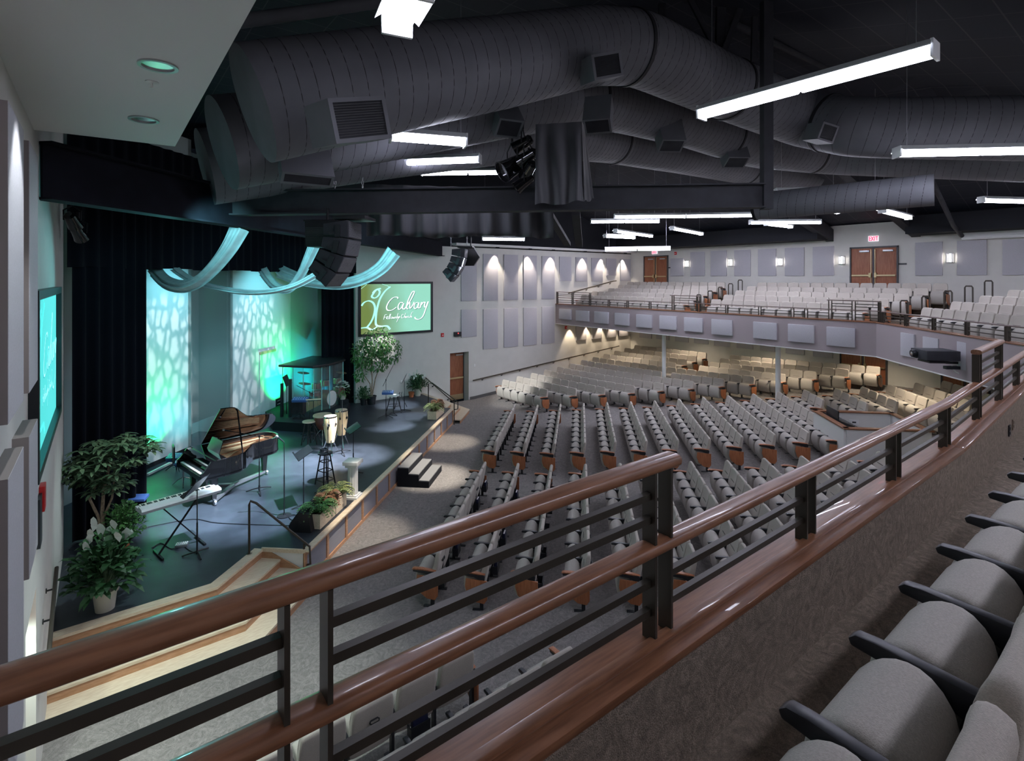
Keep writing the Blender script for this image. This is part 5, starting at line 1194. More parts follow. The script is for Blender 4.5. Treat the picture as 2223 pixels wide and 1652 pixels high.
p = sz(395, 1186); boxdev(p+V((0,0,.03)), .20, .14, .05, R_(-20), 0, 'sustain_box', 'small grey foot pedal unit on the stage under the keyboard', 'pedal', 'alu')
# stage keyboard on X stand ---------------------------------------------------
ka, kb = at(334, 1100, 10.35), at(446, 1062, 11.0); kz = 1.52
ka = onZ(330, 1098, kz); kb = onZ(447, 1065, kz); kd = (kb-ka).normalized(); kn = V((kd.y,-kd.x,0)); kc = (ka+kb)/2
t = thing('stage_keyboard', 'white electronic keyboard on a black X stand', 'keyboard', V((kc.x, kc.y, kz)))
KL = 1.28/2; KO = kc; KM = Matrix(((kd.x, kn.x, 0, KO.x), (kd.y, kn.y, 0, KO.y), (0, 0, 1, kz), (0, 0, 0, 1)))
b = MB(); b.ext([(-.17,-.05),(.17,-.05),(.19,.0),(.17,.035),(.02,.05),(-.02,.012),(-.17,.012)], (-KL,0,0), (0,1,0), (0,0,1), (2*KL,0,0)); b.xf(KM); b.build('body', mat('silver_keyboard_case', (.62,.64,.68), .35), t, smooth=False)
b = MB()
for i in range(43): b.box(-KL+.05+i*.0272,-.165,.012,-KL+.05+i*.0272+.0255,-.025,.028)
b.xf(KM); b.build('white_keys', M['ivory'], t, smooth=False)
b = MB()
for i in range(42):
    if i % 7 in (0,1,3,4,5): b.box(-KL+.05+(i+1)*.0272-.008,-.11,.028,-KL+.05+(i+1)*.0272+.006,-.025,.042)
b.xf(KM); b.build('black_keys', M['blk'], t, smooth=False)
ts = thing('keyboard_stand', 'black X-shaped stand under the white keyboard', 'stand', V((kc.x, kc.y, ZS)))
for s in (-1, 1):
    b = MB(); b.bar(KM @ V((s*.30,.02*s,-.06)), KM @ V((-s*.34,.02*s,-kz+ZS+.03)), .035, .02); b.build('leg', M['blk2'], ts, smooth=False)
    b = MB(); b.bar(KM @ V((-s*.34,-.24,-kz+ZS+.02)), KM @ V((-s*.34,.24,-kz+ZS+.02)), .035, .03); b.build('foot_bar', M['blk2'], ts, bev=.004)
# generic stands --------------------------------------------------------------
def mic_stand(x, y, h, label, boom=None, base='tri', mic=True):
    p = sz(x, y); t = thing('microphone_stand', label, 'microphone stand', p, 'stage microphone stands'); b = MB(); b.cyl(p+V((0,0,.02)), p+V((0,0,h*.55)), .013); b.cyl(p+V((0,0,h*.55)), p+V((0,0,h)), .008); b.build('pole', M['blk2'], t)
    b = MB()
    if base == 'tri': tripod(b, p, .30, .10, R_(x % 60)); b.cyl(p+V((0,0,.05)), p+V((0,0,.16)), .022)
    else: b.lathe(p, [(.14,0),(.14,.015),(.03,.03),(.02,.06)], 24)
    b.build('base', M['blk2'], t); top = p+V((0,0,h))
    if boom: e = top+V(boom); b = MB(); b.tube([top-V(boom)*.35, e], .008, 6); b.cyl(top-V((0,0,.03)), top+V((0,0,.03)), .018); b.build('boom_arm', M['blk2'], t); top = e; dr = V(boom).normalized()
    else: dr = V((-.55,.1,.55)).normalized()
    if mic:
        b = MB(); b.lathe(top, [(.008,0),(.012,.02),(.017,.16),(.018,.165)], 12, dr); mo = b.build('microphone', M['blk'], t); b = MB(); b.lathe(top+dr*.16, [(.018,0),(.027,.015),(.027,.04),(.015,.06)], 14, dr); b.build('grille_ball', M['alu'], mo)
    return t
mic_stand(617, 1120, 1.53, 'round-based microphone stand with mic at stage front centre', base='round')
mic_stand(563, 1068, 1.28, 'tripod microphone stand in front of the piano curve', boom=(-.50,.45,.10), mic=True)
mic_stand(712, 1066, 1.45, 'tall thin microphone stand in front of the conga drums', boom=(.02,.1,.1), mic=False)
mic_stand(743, 985, 1.5, 'slender black stand to the right of the conga drums', mic=False)
mic_stand(838, 906, 1.33, 'tripod microphone stand with raised boom near the far plants', boom=(.32,-.05,.62))
mic_stand(672, 945, 1.35, 'dark microphone stand between the round stool and drum riser', boom=(-.3,.3,.2), mic=False)
def music_stand(x, y, h, yaw, tilt, label, w=.50, col='blk2'):
    p = sz(x, y); t = thing('music_stand', label, 'music stand', p, 'stage music stands'); b = MB(); b.cyl(p+V((0,0,.02)), p+V((0,0,h*.5)), .014); b.cyl(p+V((0,0,h*.5)), p+V((0,0,h)), .009); b.build('pole', M['blk2'], t)
    b = MB(); tripod(b, p, .24, .07, .3*x, .014); b.build('base', M['blk2'], t)
    Mx = Matrix.Translation(p+V((0,0,h+.08))) @ Matrix.Rotation(yaw, 4, 'Z') @ Matrix.Rotation(tilt, 4, 'X')
    b = MB(); b.box(-w/2,-.006,-.17,w/2,.006,.17); b.box(-w/2,-.065,-.178,w/2,.006,-.168); b.box(-w/2,-.065,-.178,w/2,-.058,-.15); b.xf(Mx); b.build('desk', M[col], t, smooth=False)
music_stand(428, 1205, 1.16, R_(-125), R_(-38), 'black music stand in front of the white keyboard')
music_stand(659, 1102, 1.10, R_(-95), R_(-60), 'black music stand at stage front, right of the round-based microphone')
music_stand(767, 1030, 1.08, R_(-100), R_(-60), 'black music stand behind the white column with a clip lamp')
music_stand(878, 893, 1.15, R_(-125), R_(-25), 'grey-lit music stand right of the far stool', w=.45, col='alu')
music_stand(622, 916, 1.35, R_(60), R_(-20), 'black music stand before the green-lit stage wall', w=.55)
# stools
def stool(x, y, h, r, label, rungs=0, mt='maple', leg='blk2', sp=1.35):
    p = sz(x, y); t = thing('stool', label, 'stool', p, 'stage stools'); b = MB(); b.lathe(p+V((0,0,h-.05)), [(r*.8,0),(r,.012),(r,.042),(r*.85,.05)], 24); b.build('seat', M[mt], t)
    for i in range(4):
        a = PI/4+i*PI/2+.3; q = V((math.cos(a), math.sin(a), 0)); b = MB(); b.cyl(p+q*r*.62+V((0,0,h-.05)), p+q*r*sp, .016, .018, n=8); b.build('leg', M[leg], t)
    if rungs:
        b = MB()
        for k in range(rungs):
            f = .15+.55*k/max(1,rungs-1)*1.1; z = h*(1-.05)*f; rr = r*sp+(r*.62-r*sp)*f
            for i in range(4):
                a0 = PI/4+i*PI/2+.3; a1 = a0+PI/2; b.cyl(p+V((math.cos(a0)*rr, math.sin(a0)*rr, z)), p+V((math.cos(a1)*rr, math.sin(a1)*rr, z)), .011, n=6)
        b.build('rungs', M[leg], t)
    else:
        b = MB(); z = h*.35; rr = r*(sp+(.62-sp)*.35); b.tube([p+V((math.cos(2*PI*i/20)*rr, math.sin(2*PI*i/20)*rr, z)) for i in range(21)], .008, 6); b.build('foot_ring', M[leg], t)
    return t
stool(706, 1050, .76, .17, 'tall black bar stool with rungs, behind the music stands', rungs=3, mt='blk')
stool(671, 966, .72, .19, 'round wooden-topped stool left of the conga drums', sp=1.15)
stool(855, 892, .60, .20, 'bright round stool near the far microphone stand', mt='white')
p = sz(706, 1050)+V((-.03,.0,.76)); t = thing('coiled_cable', 'coil of black cable on top of the tall bar stool', 'cable', p); b = MB()
pts = [p+V((.09*math.cos(i*.5)*(1-.002*i), .09*math.sin(i*.5), .02+.0012*i)) for i in range(60)]; b.tube(pts, .012, 6); b.build('coil', M['blk'], t)
# congas
def conga(x, y, h, r, label, tint='conga'):
    p = sz(x, y); zb = .33; t = thing('conga_drum', label, 'drum', p, 'conga drums'); b = MB()
    b.lathe(p+V((0,0,zb)), [(r*.62,0),(r*.78,.14),(r*.98,.36),(r*1.08,.52),(r*1.04,.68),(r*.94,h)], 28); b.build('shell', M[tint], t)
    b = MB(); b.lathe(p+V((0,0,zb+h-.035)), [(r*.99,0),(r*1.03,.02),(r*.99,.05)], 28); b.build('rim', M['chrome'], t)
    b = MB(); b.lathe(p+V((0,0,zb+h-.02)), [(r*.95,0),(r*.97,.038),(r*.8,.044)], 28); b.build('drum_head', M['skin'], t)
    b = MB()
    for i in range(6): a = i*PI/3; q = V((math.cos(a), math.sin(a), 0)); b.cyl(p+q*r*1.06+V((0,0,zb+h-.18)), p+q*r*1.0+V((0,0,zb+h-.02)), .009, n=6); b.obox(p+q*r*1.07+V((0,0,zb+h-.2)), q*.02, q.cross(V((0,0,1)))*.025, (0,0,.03))
    b.build('tuning_lug', M['blk2'], t)
    b = MB()
    for i in range(3): a = i*2*PI/3+.4; q = V((math.cos(a), math.sin(a), 0)); b.tube([p+q*r*.6+V((0,0,zb+.1)), p+q*r*.8+V((0,0,zb-.05)), p+q*r*1.5], .014, 6)
    b.build('stand_legs', M['chrome'], t)
conga(717, 985, .72, .175, 'front conga drum of pale wood'); conga(741, 968, .72, .175, 'rear conga drum of pale wood, half behind the other')
p = sz(700, 962); t = thing('djembe', 'dark red wide drum on a chrome stand left of the congas', 'drum', p)
b = MB(); b.lathe(p+V((0,0,.42)), [(.10,0),(.17,.10),(.24,.28),(.26,.42)], 28); b.build('shell', M['drumred'], t); b = MB(); b.lathe(p+V((0,0,.81)), [(.265,0),(.275,.02),(.26,.05),(.2,.055)], 28); b.build('drum_head', M['skin'], t); b = MB(); tripod(b, p+V((0,0,0)), .32, .45, .2, .012); b.build('stand_legs', M['chrome'], t)
# wind chimes
p = sz(684, 940); t = thing('wind_chimes', 'bar chimes hanging from a wooden bar on a thin stand', 'chimes', p); a = onZ(664, 868, 1.85); c = onZ(697, 866, 1.85)
b = MB(); b.bar(a, c, .05, .03); b.build('bar', M['maple'], t, bev=.004); b = MB()
for i in range(24): q = a.lerp(c, (i+1)/25); b.cyl(q-V((0,0,.05)), q-V((0,0,.36-.008*i)), .006, n=6)
b.build('chime_tubes', M['brass'], t); b = MB(); m = (a+c)/2; b.cyl((m.x, m.y, ZS), (m.x, m.y, 1.83), .012); tripod(b, (m.x, m.y, ZS), .3, .5, 1, .01); b.build('stand', M['blk2'], t)
# white fluted column
p = sz(764, 1088); t = thing('pedestal_column', 'short white fluted pedestal column near the stage front', 'pedestal', p)
p = sz(766, 1080); b = MB(); pr_ = []
for i in range(48): a = 2*PI*i/48; r = .105+(.006 if i % 4 < 2 else -.004); pr_.append((p.x+r*math.cos(a), p.y+r*math.sin(a)))
b.prism(pr_, ZS+.08, ZS+.72); b.build('shaft', M['white'], t, ang=80)
for z0, z1, r in ((.0,.06,.16),(.06,.09,.13),(.70,.76,.13),(.76,.84,.17)):
    b = MB(); b.obox((p.x, p.y, ZS+(z0+z1)/2), V((q2, q2, 0))*r, V((-q2, q2, 0))*r, (0,0,(z1-z0)/2)); b.build('plinth' if z1 < .1 else 'capital', M['white'], t, bev=.006)
# wedge monitor
p = sz(668, 1140); t = thing('stage_monitor', 'black wedge-shaped floor monitor beside the planter', 'monitor speaker', p)
mx = Matrix.Translation(p) @ Matrix.Rotation(R_(48), 4, 'Z'); b = MB(); b.ext([(-.22,0),(.20,0),(.24,.12),(.02,.40),(-.16,.36)], (-.32,0,0), (0,1,0), (0,0,1), (.64,0,0)); b.xf(mx); b.build('cabinet', M['blk2'], t, bev=.012)
b = MB(); b.add([(-.3,.246,.13),(.3,.246,.13),(.3,.03,.41),(-.3,.03,.41)], [(0,1,2,3)]); b.xf(mx); b.build('grille', M['louver'], t, smooth=False); b = MB(); b.cyl(mx @ V((-.325,0,.2)), mx @ V((-.335,0,.2)), .03, n=12); b.build('socket_cup', M['blk'], t)
# drum riser and shield ---------------------------------------------------------
RZ = .88
rp = [sz(588, 938), sz(702, 946), sz(762, 884), V((8.2, 20.15, ZS)), V((6.6, 20.9, ZS)), V((5.5, 20.6, ZS)), sz(600, 905)]
rp = [V((4.35,16.7,0)), V((5.55,15.9,0)), V((7.2,17.5,0)), V((7.75,19.3,0)), V((7.5,20.9,0)), V((6.2,20.9,0)), V((4.2,18.4,0))]
p0 = sz(588, 932); p1 = sz(705, 940); p2 = onZ(768, 878, ZS)
p0 = sz(592, 934); p1 = sz(705, 941)
rp = [p0, p1, V((6.55,18.0,0)), V((7.3,19.3,0)), V((7.3,20.2,0)), V((6.5,20.25,0)), V((6.4,21.5,0)), V((5.75,21.2,0)), V((4.5,19.9,0))]
t = thing('drum_riser', 'low black drum riser in front of the green-lit wall', 'riser', V((rp[0].x, rp[0].y, ZS))); b = MB(); b.prism([(p.x, p.y) for p in rp], ZS, RZ); b.build('platform', M['dark'], t, smooth=False)
cp = [onZ(604, 795, 2.45), onZ(679, 798, 2.45), onZ(718, 792, 2.45), onZ(750, 782, 2.45), onZ(742, 776, 2.45), onZ(677, 775, 2.45)]
t = thing('drum_shield', 'clear acrylic drum shield with a black padded roof', 'drum shield', V((cp[1].x, cp[1].y, RZ)))
b = MB(); b.prism([(p.x, p.y) for p in cp], 2.42, 2.50); b.build('roof', M['blk2'], t, bev=.02)
cc_ = sum((V((p.x, p.y, 0)) for p in cp), V())/6
base = [V((p.x, p.y, 0)).lerp(cc_, .10) for p in cp[:4]]
pts_ = []
for i in range(3):
    n_ = (3, 2, 1)[i]
    for k in range(n_): pts_.append(base[i].lerp(base[i+1], k/n_))
pts_.append(base[3])
for a, c in zip(pts_, pts_[1:]):
    b = MB(); b.prism([tuple(a[:2]), tuple(c[:2]), tuple((c+V((.008,.008,0)))[:2]), tuple((a+V((.008,.008,0)))[:2])], RZ, 2.41); b.build('clear_panel', M['glass'], t, smooth=False)
for a in pts_: b = MB(); b.cyl((a.x,a.y,RZ), (a.x,a.y,2.42), .013, n=8); b.build('hinge_post', M['glassedge'], t)
# drum kit
k = cc_.copy(); k.z = RZ; k = k+V((0,-.15,0)); t = thing('drum_kit', 'dark drum kit with cymbals behind the clear shield', 'drum kit', k); n1 = V((.55,-.83,0)); e1 = V((.83,.55,0))
b = MB(); b.cyl(k+V((0,0,.30)), k+n1*.42+V((0,0,.30)), .28, n=28); b.build('bass_drum', M['drumred'], t)
b = MB(); b.cyl(k+n1*.42+V((0,0,.30)), k+n1*.44+V((0,0,.30)), .265, n=28); b.build('bass_head', M['white'], t)
for (x, y, z, r, h, nm) in ((-.25,.05,.66,.15,.2,'rack_tom'),(.22,.05,.68,.16,.2,'rack_tom'),(.62,-.28,.22,.21,.36,'floor_tom'),(-.6,-.2,.50,.18,.14,'snare_drum'),(1.0,.1,.62,.14,.2,'rack_tom')):
    c = k+e1*x+n1*(-y)+V((0,0,z)); b = MB(); b.cyl(c, c+V((0,0,h)), r, n=24); o = b.build(nm, M['drumred'], t); b = MB(); b.lathe(c+V((0,0,h-.01)), [(r*1.04,0),(r*1.04,.02),(r*.96,.025)], 24)
    for i in range(6): a_ = i*PI/3; b.cyl(c+V((math.cos(a_)*r*1.04, math.sin(a_)*r*1.04, .02)), c+V((math.cos(a_)*r*1.04, math.sin(a_)*r*1.04, h)), .008, n=5)
    b.build('hoop', M['chrome'], o)
for (x, y, z) in ((-.8,.1,.95),(-.45,.45,1.25),(.55,.45,1.3),(1.0,-.1,1.05)):
    c = k+e1*x-n1*y+V((0,0,z)); b = MB(); b.lathe(c, [(.20,-.012),(.205,-.01),(.05,.01),(.03,.02),(.01,.024)], 28, (.15,-.1,1)); o = b.build('cymbal', M['brass'], t); b = MB(); b.cyl((c.x,c.y,RZ), (c.x,c.y,c.z+.04), .011); tripod(b, (c.x,c.y,RZ), .22, .4, x); b.build('cymbal_stand', M['chrome'], t)
# amp and equipment racks by the riser
p = onZ(640, 905, RZ); boxdev(p+V((.2,.4,.25)), .5, .3, .5, R_(-40), 0, 'guitar_amplifier', 'grey guitar amplifier standing on the drum riser at left', 'amplifier', 'beam', knobs=False)
p = at(652, 872, 17.6); boxdev(V((p.x,p.y,1.5)), .5, .25, .08, R_(-35), R_(15), 'percussion_pad', 'blue electronic percussion pad on a stand by the drum riser', 'percussion pad', 'blue', stand=RZ)
for px, lb in ((612, 'slim black upright speaker left of the drum riser'), (630, 'taller slim black upright speaker beside the drum riser')):
    p = at(px, 850, 17.8); b = MB(); zt = at(px, 823 if px > 620 else 832, 17.8).z; b.obox((p.x, p.y, (RZ+zt)/2), V((RX,RY,0))*.04, V((FX,FY,0))*.05, (0,0,(zt-RZ)/2)); tag(b.build('column_speaker', M['blk'], bev=.006), lb, 'speaker', 'slim column speakers')
# personal mixer by far mic stand
p = at(842, 852, 17.6); boxdev(p, .36, .2, .07, R_(-35), R_(15), 'personal_mixer', 'small mixer clipped to the far microphone stand', 'mixer', 'blue')
# guitar stand / cables near far stool
p = sz(868, 884); t = thing('guitar_stand', 'black wire guitar stand beside the far bright stool', 'guitar stand', p); b = MB()
for s in (-1, 1): b.tube([p+V((s*.25,-.1,0)), p+V((s*.06,.02,.45)), p+V((s*.04,-.1,.6))], .012, 6); b.tube([p+V((s*.1,.2,0)), p+V((0,.05,.5))], .012, 6)
b.build('frame', M['blk2'], t)
def cable(pts, label, m='blk', r=.008):
    P = [sz(x, y)+V((0,0,.01)) for x, y in pts]; fine = []
    for i in range(len(P)-1):
        p0, p1, p2, p3 = P[max(i-1,0)], P[i], P[i+1], P[min(i+2,len(P)-1)]
        for k in range(5): s = k/5; fine.append(.5*((2*p1)+(p2-p0)*s+(2*p0-5*p1+4*p2-p3)*s*s+(3*p1-p0-3*p2+p3)*s**3))
    fine.append(P[-1]); b = MB(); b.tube(fine, r, 6); tag(b.build('stage_cable', M[m]), label, 'cable', 'cables on the stage floor')
cable([(300,1150),(345,1140),(420,1128),(470,1136),(560,1140),(640,1142)], 'long black cable across the stage front left')
cable([(150,1195),(170,1180),(200,1200),(160,1215),(190,1225),(230,1205),(150,1212)], 'tangle of cable on the stage floor behind the potted plants')
cable([(617,1122),(640,1118),(655,1126),(635,1130),(628,1122),(650,1120),(660,1132)], 'coiled cable beside the round microphone base')
cable([(590,905),(610,915),(640,905),(630,920),(660,930),(700,918)], 'loose cable along the drum riser edge')
cable([(838,906),(850,896),(862,903),(845,899),(870,893)], 'loose cable under the far stool')
cable([(330,1190),(350,1180),(372,1192),(395,1186),(412,1196),(428,1203)], 'cable between the keyboard stand feet')
# plexiglass bay behind the piano
pa = onT(418, 960, CT+.3); pb = onT(500, 920, CT+.3); zt1 = onT(432, 914, CT+.3).z
for i, (x0, x1) in enumerate(((417, 432), (433, 499))):
    a = onT(x0, 950, CT+.3); c = onT(x1, 950, CT+.3); b = MB(); b.prism([(a.x,a.y),(c.x,c.y),(c.x-.006,c.y+.006),(a.x-.006,a.y+.006)], ZS, zt1); tag(b.build('acrylic_screen', M['glass'], smooth=False), 'clear acrylic screen behind the piano, %s part' % ('left' if i == 0 else 'right'), 'acrylic screen', 'acrylic screens')
# ================================================================= PLANTS
def leaf(mb, p, d, L, w, droop=.3, up=V((0,0,1))):
    d = d.normalized(); s = d.cross(up); s = s.normalized() if s.length > .01 else V((1,0,0)); n = s.cross(d)
    a = p; m = p+d*L*.45+n*L*.06; m2 = p+d*L*.8-V((0,0,1))*L*droop*.35; e = p+d*L-V((0,0,1))*L*droop
    mb.add([a, m-s*w/2, m, m+s*w/2, m2-s*w*.38, m2, m2+s*w*.38, e], [(0,1,2),(0,2,3),(1,4,5,2),(2,5,6,3),(4,7,5),(5,7,6)])
def rnd(R): 
    while 1:
        v = V((R.uniform(-1,1), R.uniform(-1,1), R.uniform(-1,1)))
        if .05 < v.length < 1: return v.normalized()
def tree(x, y, label, trunks, crowns, n, L, w, lm, pot, seed, zb=ZS, cluster=1, droop=.3):
    R = random.Random(seed); p = onZ(x, y, zb); t = thing('potted_tree', label, 'plant', p)
    b = MB(); r, h, pm = pot; b.lathe(p, [(r*.75,0),(r*.95,h*.9),(r*1.02,h*.92),(r*1.02,h),(r*.9,h),(r*.88,h*.9)], 24); b.build('pot', M[pm], t)
    b = MB()
    for pts, r0, r1 in trunks:
        P = [p+V(q) for q in pts]; b.tube(P, r0, 8, rs=[r0+(r1-r0)*i/(len(P)-1) for i in range(len(P))])
    b.build('trunk', M['bark'], t)
    b = MB()
    for (c, rad, k) in crowns:
        for i in range(int(n*k)):
            v = rnd(R); q = p+V(c)+V((v.x*rad[0], v.y*rad[1], v.z*rad[2]))*R.uniform(.45,1)**.5
            if cluster > 1:
                for j in range(cluster): a = 2*PI*j/cluster+R.random(); leaf(b, q, V((math.cos(a), math.sin(a), R.uniform(-.1,.35))), L*R.uniform(.75,1.15), w, droop)
            else: leaf(b, q, (v*.6+rnd(R)*.7+V((0,0,-.2))), L*R.uniform(.7,1.2), w*R.uniform(.8,1.2), droop)
    b.build('foliage', M[lm], t, smooth=False, fixn=False); return t
def bush(x, y, label, R0, H0, n, L, w, lm, pot, seed, zb=ZS, flowers=0, flm='petal', name='potted_plant', frond=False):
    R = random.Random(seed); p = onZ(x, y, zb); t = thing(name, label, 'plant', p)
    if pot:
        r, h, pm = pot; b = MB(); b.lathe(p, [(r*.72,0),(r*.9,h*.85),(r*1.04,h*.87),(r*1.04,h),(r*.92,h),(r*.9,h*.9)], 28); b.build('pot', M[pm], t)
    else: h = .0
    b = MB(); st_ = MB()
    for i in range(n):
        a = R.uniform(0, 2*PI); el = R.uniform(.15, 1.35); d = V((math.cos(a)*math.cos(el), math.sin(a)*math.cos(el), math.sin(el))); k = R.uniform(.35,1)
        q0 = p+V((0,0,h*.9)); q = q0+V((d.x*R0*k, d.y*R0*k, d.z*H0*k))
        if frond:
            e = q0+V((d.x*R0*1.2, d.y*R0*1.2, d.z*H0-.25*R0)); mid = q0+V((d.x*R0*.6, d.y*R0*.6, d.z*H0+.12)); P = [q0*(1-s)**2+mid*2*s*(1-s)+e*s*s for s in [j/9 for j in range(10)]]
            st_.tube(P, .004, 4)
            for j in range(1, 10):
                dd_ = (P[j]-P[j-1]).normalized(); sd_ = dd_.cross(V((0,0,1))).normalized()
                for s_ in (-1, 1): leaf(b, P[j], (sd_*s_+dd_*.5), L*(1-abs(j-4)/9), w, .25)
        else:
            if R.random() < .5: st_.tube([q0, (q0+q)/2+V((0,0,.04)), q], .004, 4)
            leaf(b, q, d*.7+V((0,0,.15))+rnd(R)*.4, L*R.uniform(.7,1.15), w*R.uniform(.8,1.1), .35)
    if st_.v: st_.build('stems', M['leafo'], t)
    b.build('foliage', M[lm], t, smooth=False, fixn=False)
    if flowers:
        b = MB()
        for i in range(flowers):
            a = R.uniform(0, 2*PI); k = R.uniform(.3,.9); q = p+V((0,0,h))+V((math.cos(a)*R0*k, math.sin(a)*R0*k, H0*R.uniform(.75,1.15))); leaf(b, q, V((R.uniform(-.3,.3), R.uniform(-.3,.3), 1)), L*.62, w*1.1, 0, V((FX,FY,0)))
        b.build('flowers', M[flm], t, smooth=False, fixn=False)
    return t
# schefflera-like tree at left, its trunk behind the white-flowered plant
tree(222, 1196, 'tall potted tree with clustered leaves in front of the left stage curtain', [([(0,0,.2),(-.05,.05,.6),(-.18,.1,.95),(-.05,.05,1.3)],.03,.018),([(.02,0,.2),(.0,.02,.7),(.02,.0,1.1),(.12,-.02,1.6)],.035,.02),([(.02,0,.6),(.14,-.08,.95),(.18,-.12,1.35)],.022,.014)],
     [((.0,0,1.6),(.60,.55,.42),.42),((.42,-.3,1.8),(.40,.35,.26),.25),((-.3,.15,1.45),(.35,.35,.22),.18),((.12,-.08,1.15),(.30,.28,.16),.10),((.3,-.2,1.98),(.14,.14,.10),.03)], 150, .21, .065, 'leafo', (.17,.26,'blk'), 11, cluster=7, droop=.25)
bush(228, 1322, 'large white-flowered potted plant in a cream ribbed pot at stage left', .40, .72, 330, .30, .10, 'leafd', (.165,.30,'potw'), 12, flowers=14)
bush(266, 1190, 'bright green leafy shrub behind the white-flowered plant', .36, .62, 620, .13, .05, 'leaf', (.14,.22,'terra'), 13)
tree(806, 877, 'tall slender potted ficus tree below the right screen', [([(0,0,.3),(-.05,0,.8),(-.35,.1,1.3)],.03,.012),([(0,0,.3),(.05,.02,.9),(.0,0,1.6),(.1,.1,2.2)],.032,.012),([(.03,0,.3),(.15,-.05,1.0),(.4,-.2,1.8),(.5,-.2,2.2)],.028,.01)],
     [((-.35,-.1,2.05),(.50,.40,.55),.30),((.2,-.15,2.45),(.65,.40,.55),.40),((.6,-.35,2.1),(.50,.4,.50),.25),((-.5,-.1,1.3),(.22,.2,.35),.08),((.15,-.2,1.6),(.5,.3,.3),.12)], 1350, .13, .06, 'leaf', (.20,.32,'blk'), 14)
bush(907, 859, 'white-flowered plant in a pale pot by the far wall', .42, .55, 240, .26, .075, 'leafd', (.16,.30,'potw'), 15, flowers=9)
bush(789, 879, 'small dark green fern left of the ficus pot', .35, .45, 220, .14, .05, 'leafd', (.14,.25,'blk'), 16)
p = onZ(744, 893, ZS); t = thing('plant_stand', 'small dark box stand under the white flowers', 'stand', p); b = MB(); b.box(p.x-.17,p.y-.17,ZS,p.x+.17,p.y+.17,ZS+.45); b.build('box', M['dark'], t, bev=.01)
q = onZ(744, 893, ZS); R = random.Random(3)
def flowerpot(p, label, seed):
    R = random.Random(seed); t = thing('potted_flowers', label, 'plant', p); b = MB(); b.lathe(p, [(.09,0),(.12,.14),(.13,.15)], 20); b.build('pot', M['potw'], t); b = MB(); f = MB()
    for i in range(90):
        v = rnd(R); c_ = p+V((0,0,.32))+V((v.x*.2, v.y*.2, v.z*.16)); leaf(b, c_, v+V((0,0,-.3)), .1, .04)
        if i < 46:
            c2 = p+V((0,0,.42))+V((v.x*.22, v.y*.22, abs(v.z)*.26))
            for j in range(5): a = j*2*PI/5; leaf(f, c2, V((math.cos(a), math.sin(a), .4)), .055, .045, .1)
    b.build('foliage', M['leaf'], t, smooth=False, fixn=False); f.build('flowers', M['petal'], t, smooth=False, fixn=False)
flowerpot(V((p.x, p.y, ZS+.45)), 'white flowers in a small pot beside the drum shield', 5)
b = MB(); c = sz(893, 862); b.lathe(c, [(.09,0),(.12,.2),(.13,.22),(.11,.22)], 20); tag(b.build('terracotta_pot', M['terra']), 'small terracotta pot half behind the pale flowerpot', 'pot')
# planters along the front
def planter(s0, s1, label):
    a = SA+u*s0-nrm*.30; c = SA+u*s1-nrm*.30; t = thing('planter_box', label, 'planter', V((a.x, a.y, ZS)), 'stage planters'); m_ = (a+c)/2; hw = (c-a)/2
    for o_, h_, k_ in ((nrm*.15, hw, 0), (nrm*-.15, hw, 0)): b = MB(); b.obox(V((m_.x, m_.y, ZS+.15))+o_, h_, nrm*.012, (0,0,.14)); b.build('side_board', M['maple'], t, smooth=False)
    for e in (-1, 1): b = MB(); b.obox(V((m_.x, m_.y, ZS+.15))+hw*e*.97, u*.012, nrm*.15, (0,0,.14)); b.build('end_board', M['maple'], t, smooth=False)
    b = MB(); b.obox(V((m_.x, m_.y, ZS+.22)), hw*.95, nrm*.14, (0,0,.01)); b.build('soil', M['bark'], t, smooth=False); return m_, hw
u = (SB-SA).normalized(); nrm = V((u.y, -u.x, 0))
s_a = (onZ(683, 1150, ZS)-SA).dot(u); m_, hw = planter(max(.55, s_a), max(.55, s_a)+1.15, 'wooden planter box with ferns at the near stage front')
def fernat(q, label, seed, lm, r=.30, h=.30, n=34, nm='fern', L=.10, w=.03):
    R = random.Random(seed); t = thing(nm, label, 'plant', q); b = MB(); st_ = MB()
    for i in range(n):
        a = R.uniform(0, 2*PI); el = R.uniform(.3,1.3); mid = q+V((math.cos(a)*r*.6, math.sin(a)*r*.6, h*math.sin(el)+.12)); e = q+V((math.cos(a)*r*1.25, math.sin(a)*r*1.25, h*math.sin(el)-.10)); P = [q*(1-s)**2+mid*2*s*(1-s)+e*s*s for s in [j/10 for j in range(11)]]; st_.tube(P, .0035, 4)
        for j in range(1, 11):
            dd_ = (P[j]-P[j-1]).normalized(); sd_ = dd_.cross(V((0,0,1))).normalized()
            for s_ in (-1, 1): leaf(b, P[j], (sd_*s_+dd_*.6), L*(1.1-j/11), w, .2)
    st_.build('stems', M[lm], t); b.build('fronds', M[lm], t, smooth=False, fixn=False)
Zp = V((0,0,ZS+.22-0)); mm = V((m_.x, m_.y, 0))
fernat(mm-hw*.65+Zp, 'green fern in the nearer half of the near planter', 21, 'leaf'); fernat(mm+hw*.70+Zp, 'yellow-green fern in the farther half of the near planter', 22, 'leafv')
fernat(mm+hw*.05+Zp, 'russet-leaved plant between the ferns of the near planter', 23, 'leafr', r=.2, h=.34, n=22, nm='russet_plant', L=.14, w=.08)
s_b = (onZ(938, 915, ZS)-SA).dot(u); m_, hw = planter(L-1.75, L-.75, 'wooden planter box at the far end of the stage front'); mm = V((m_.x, m_.y, 0))
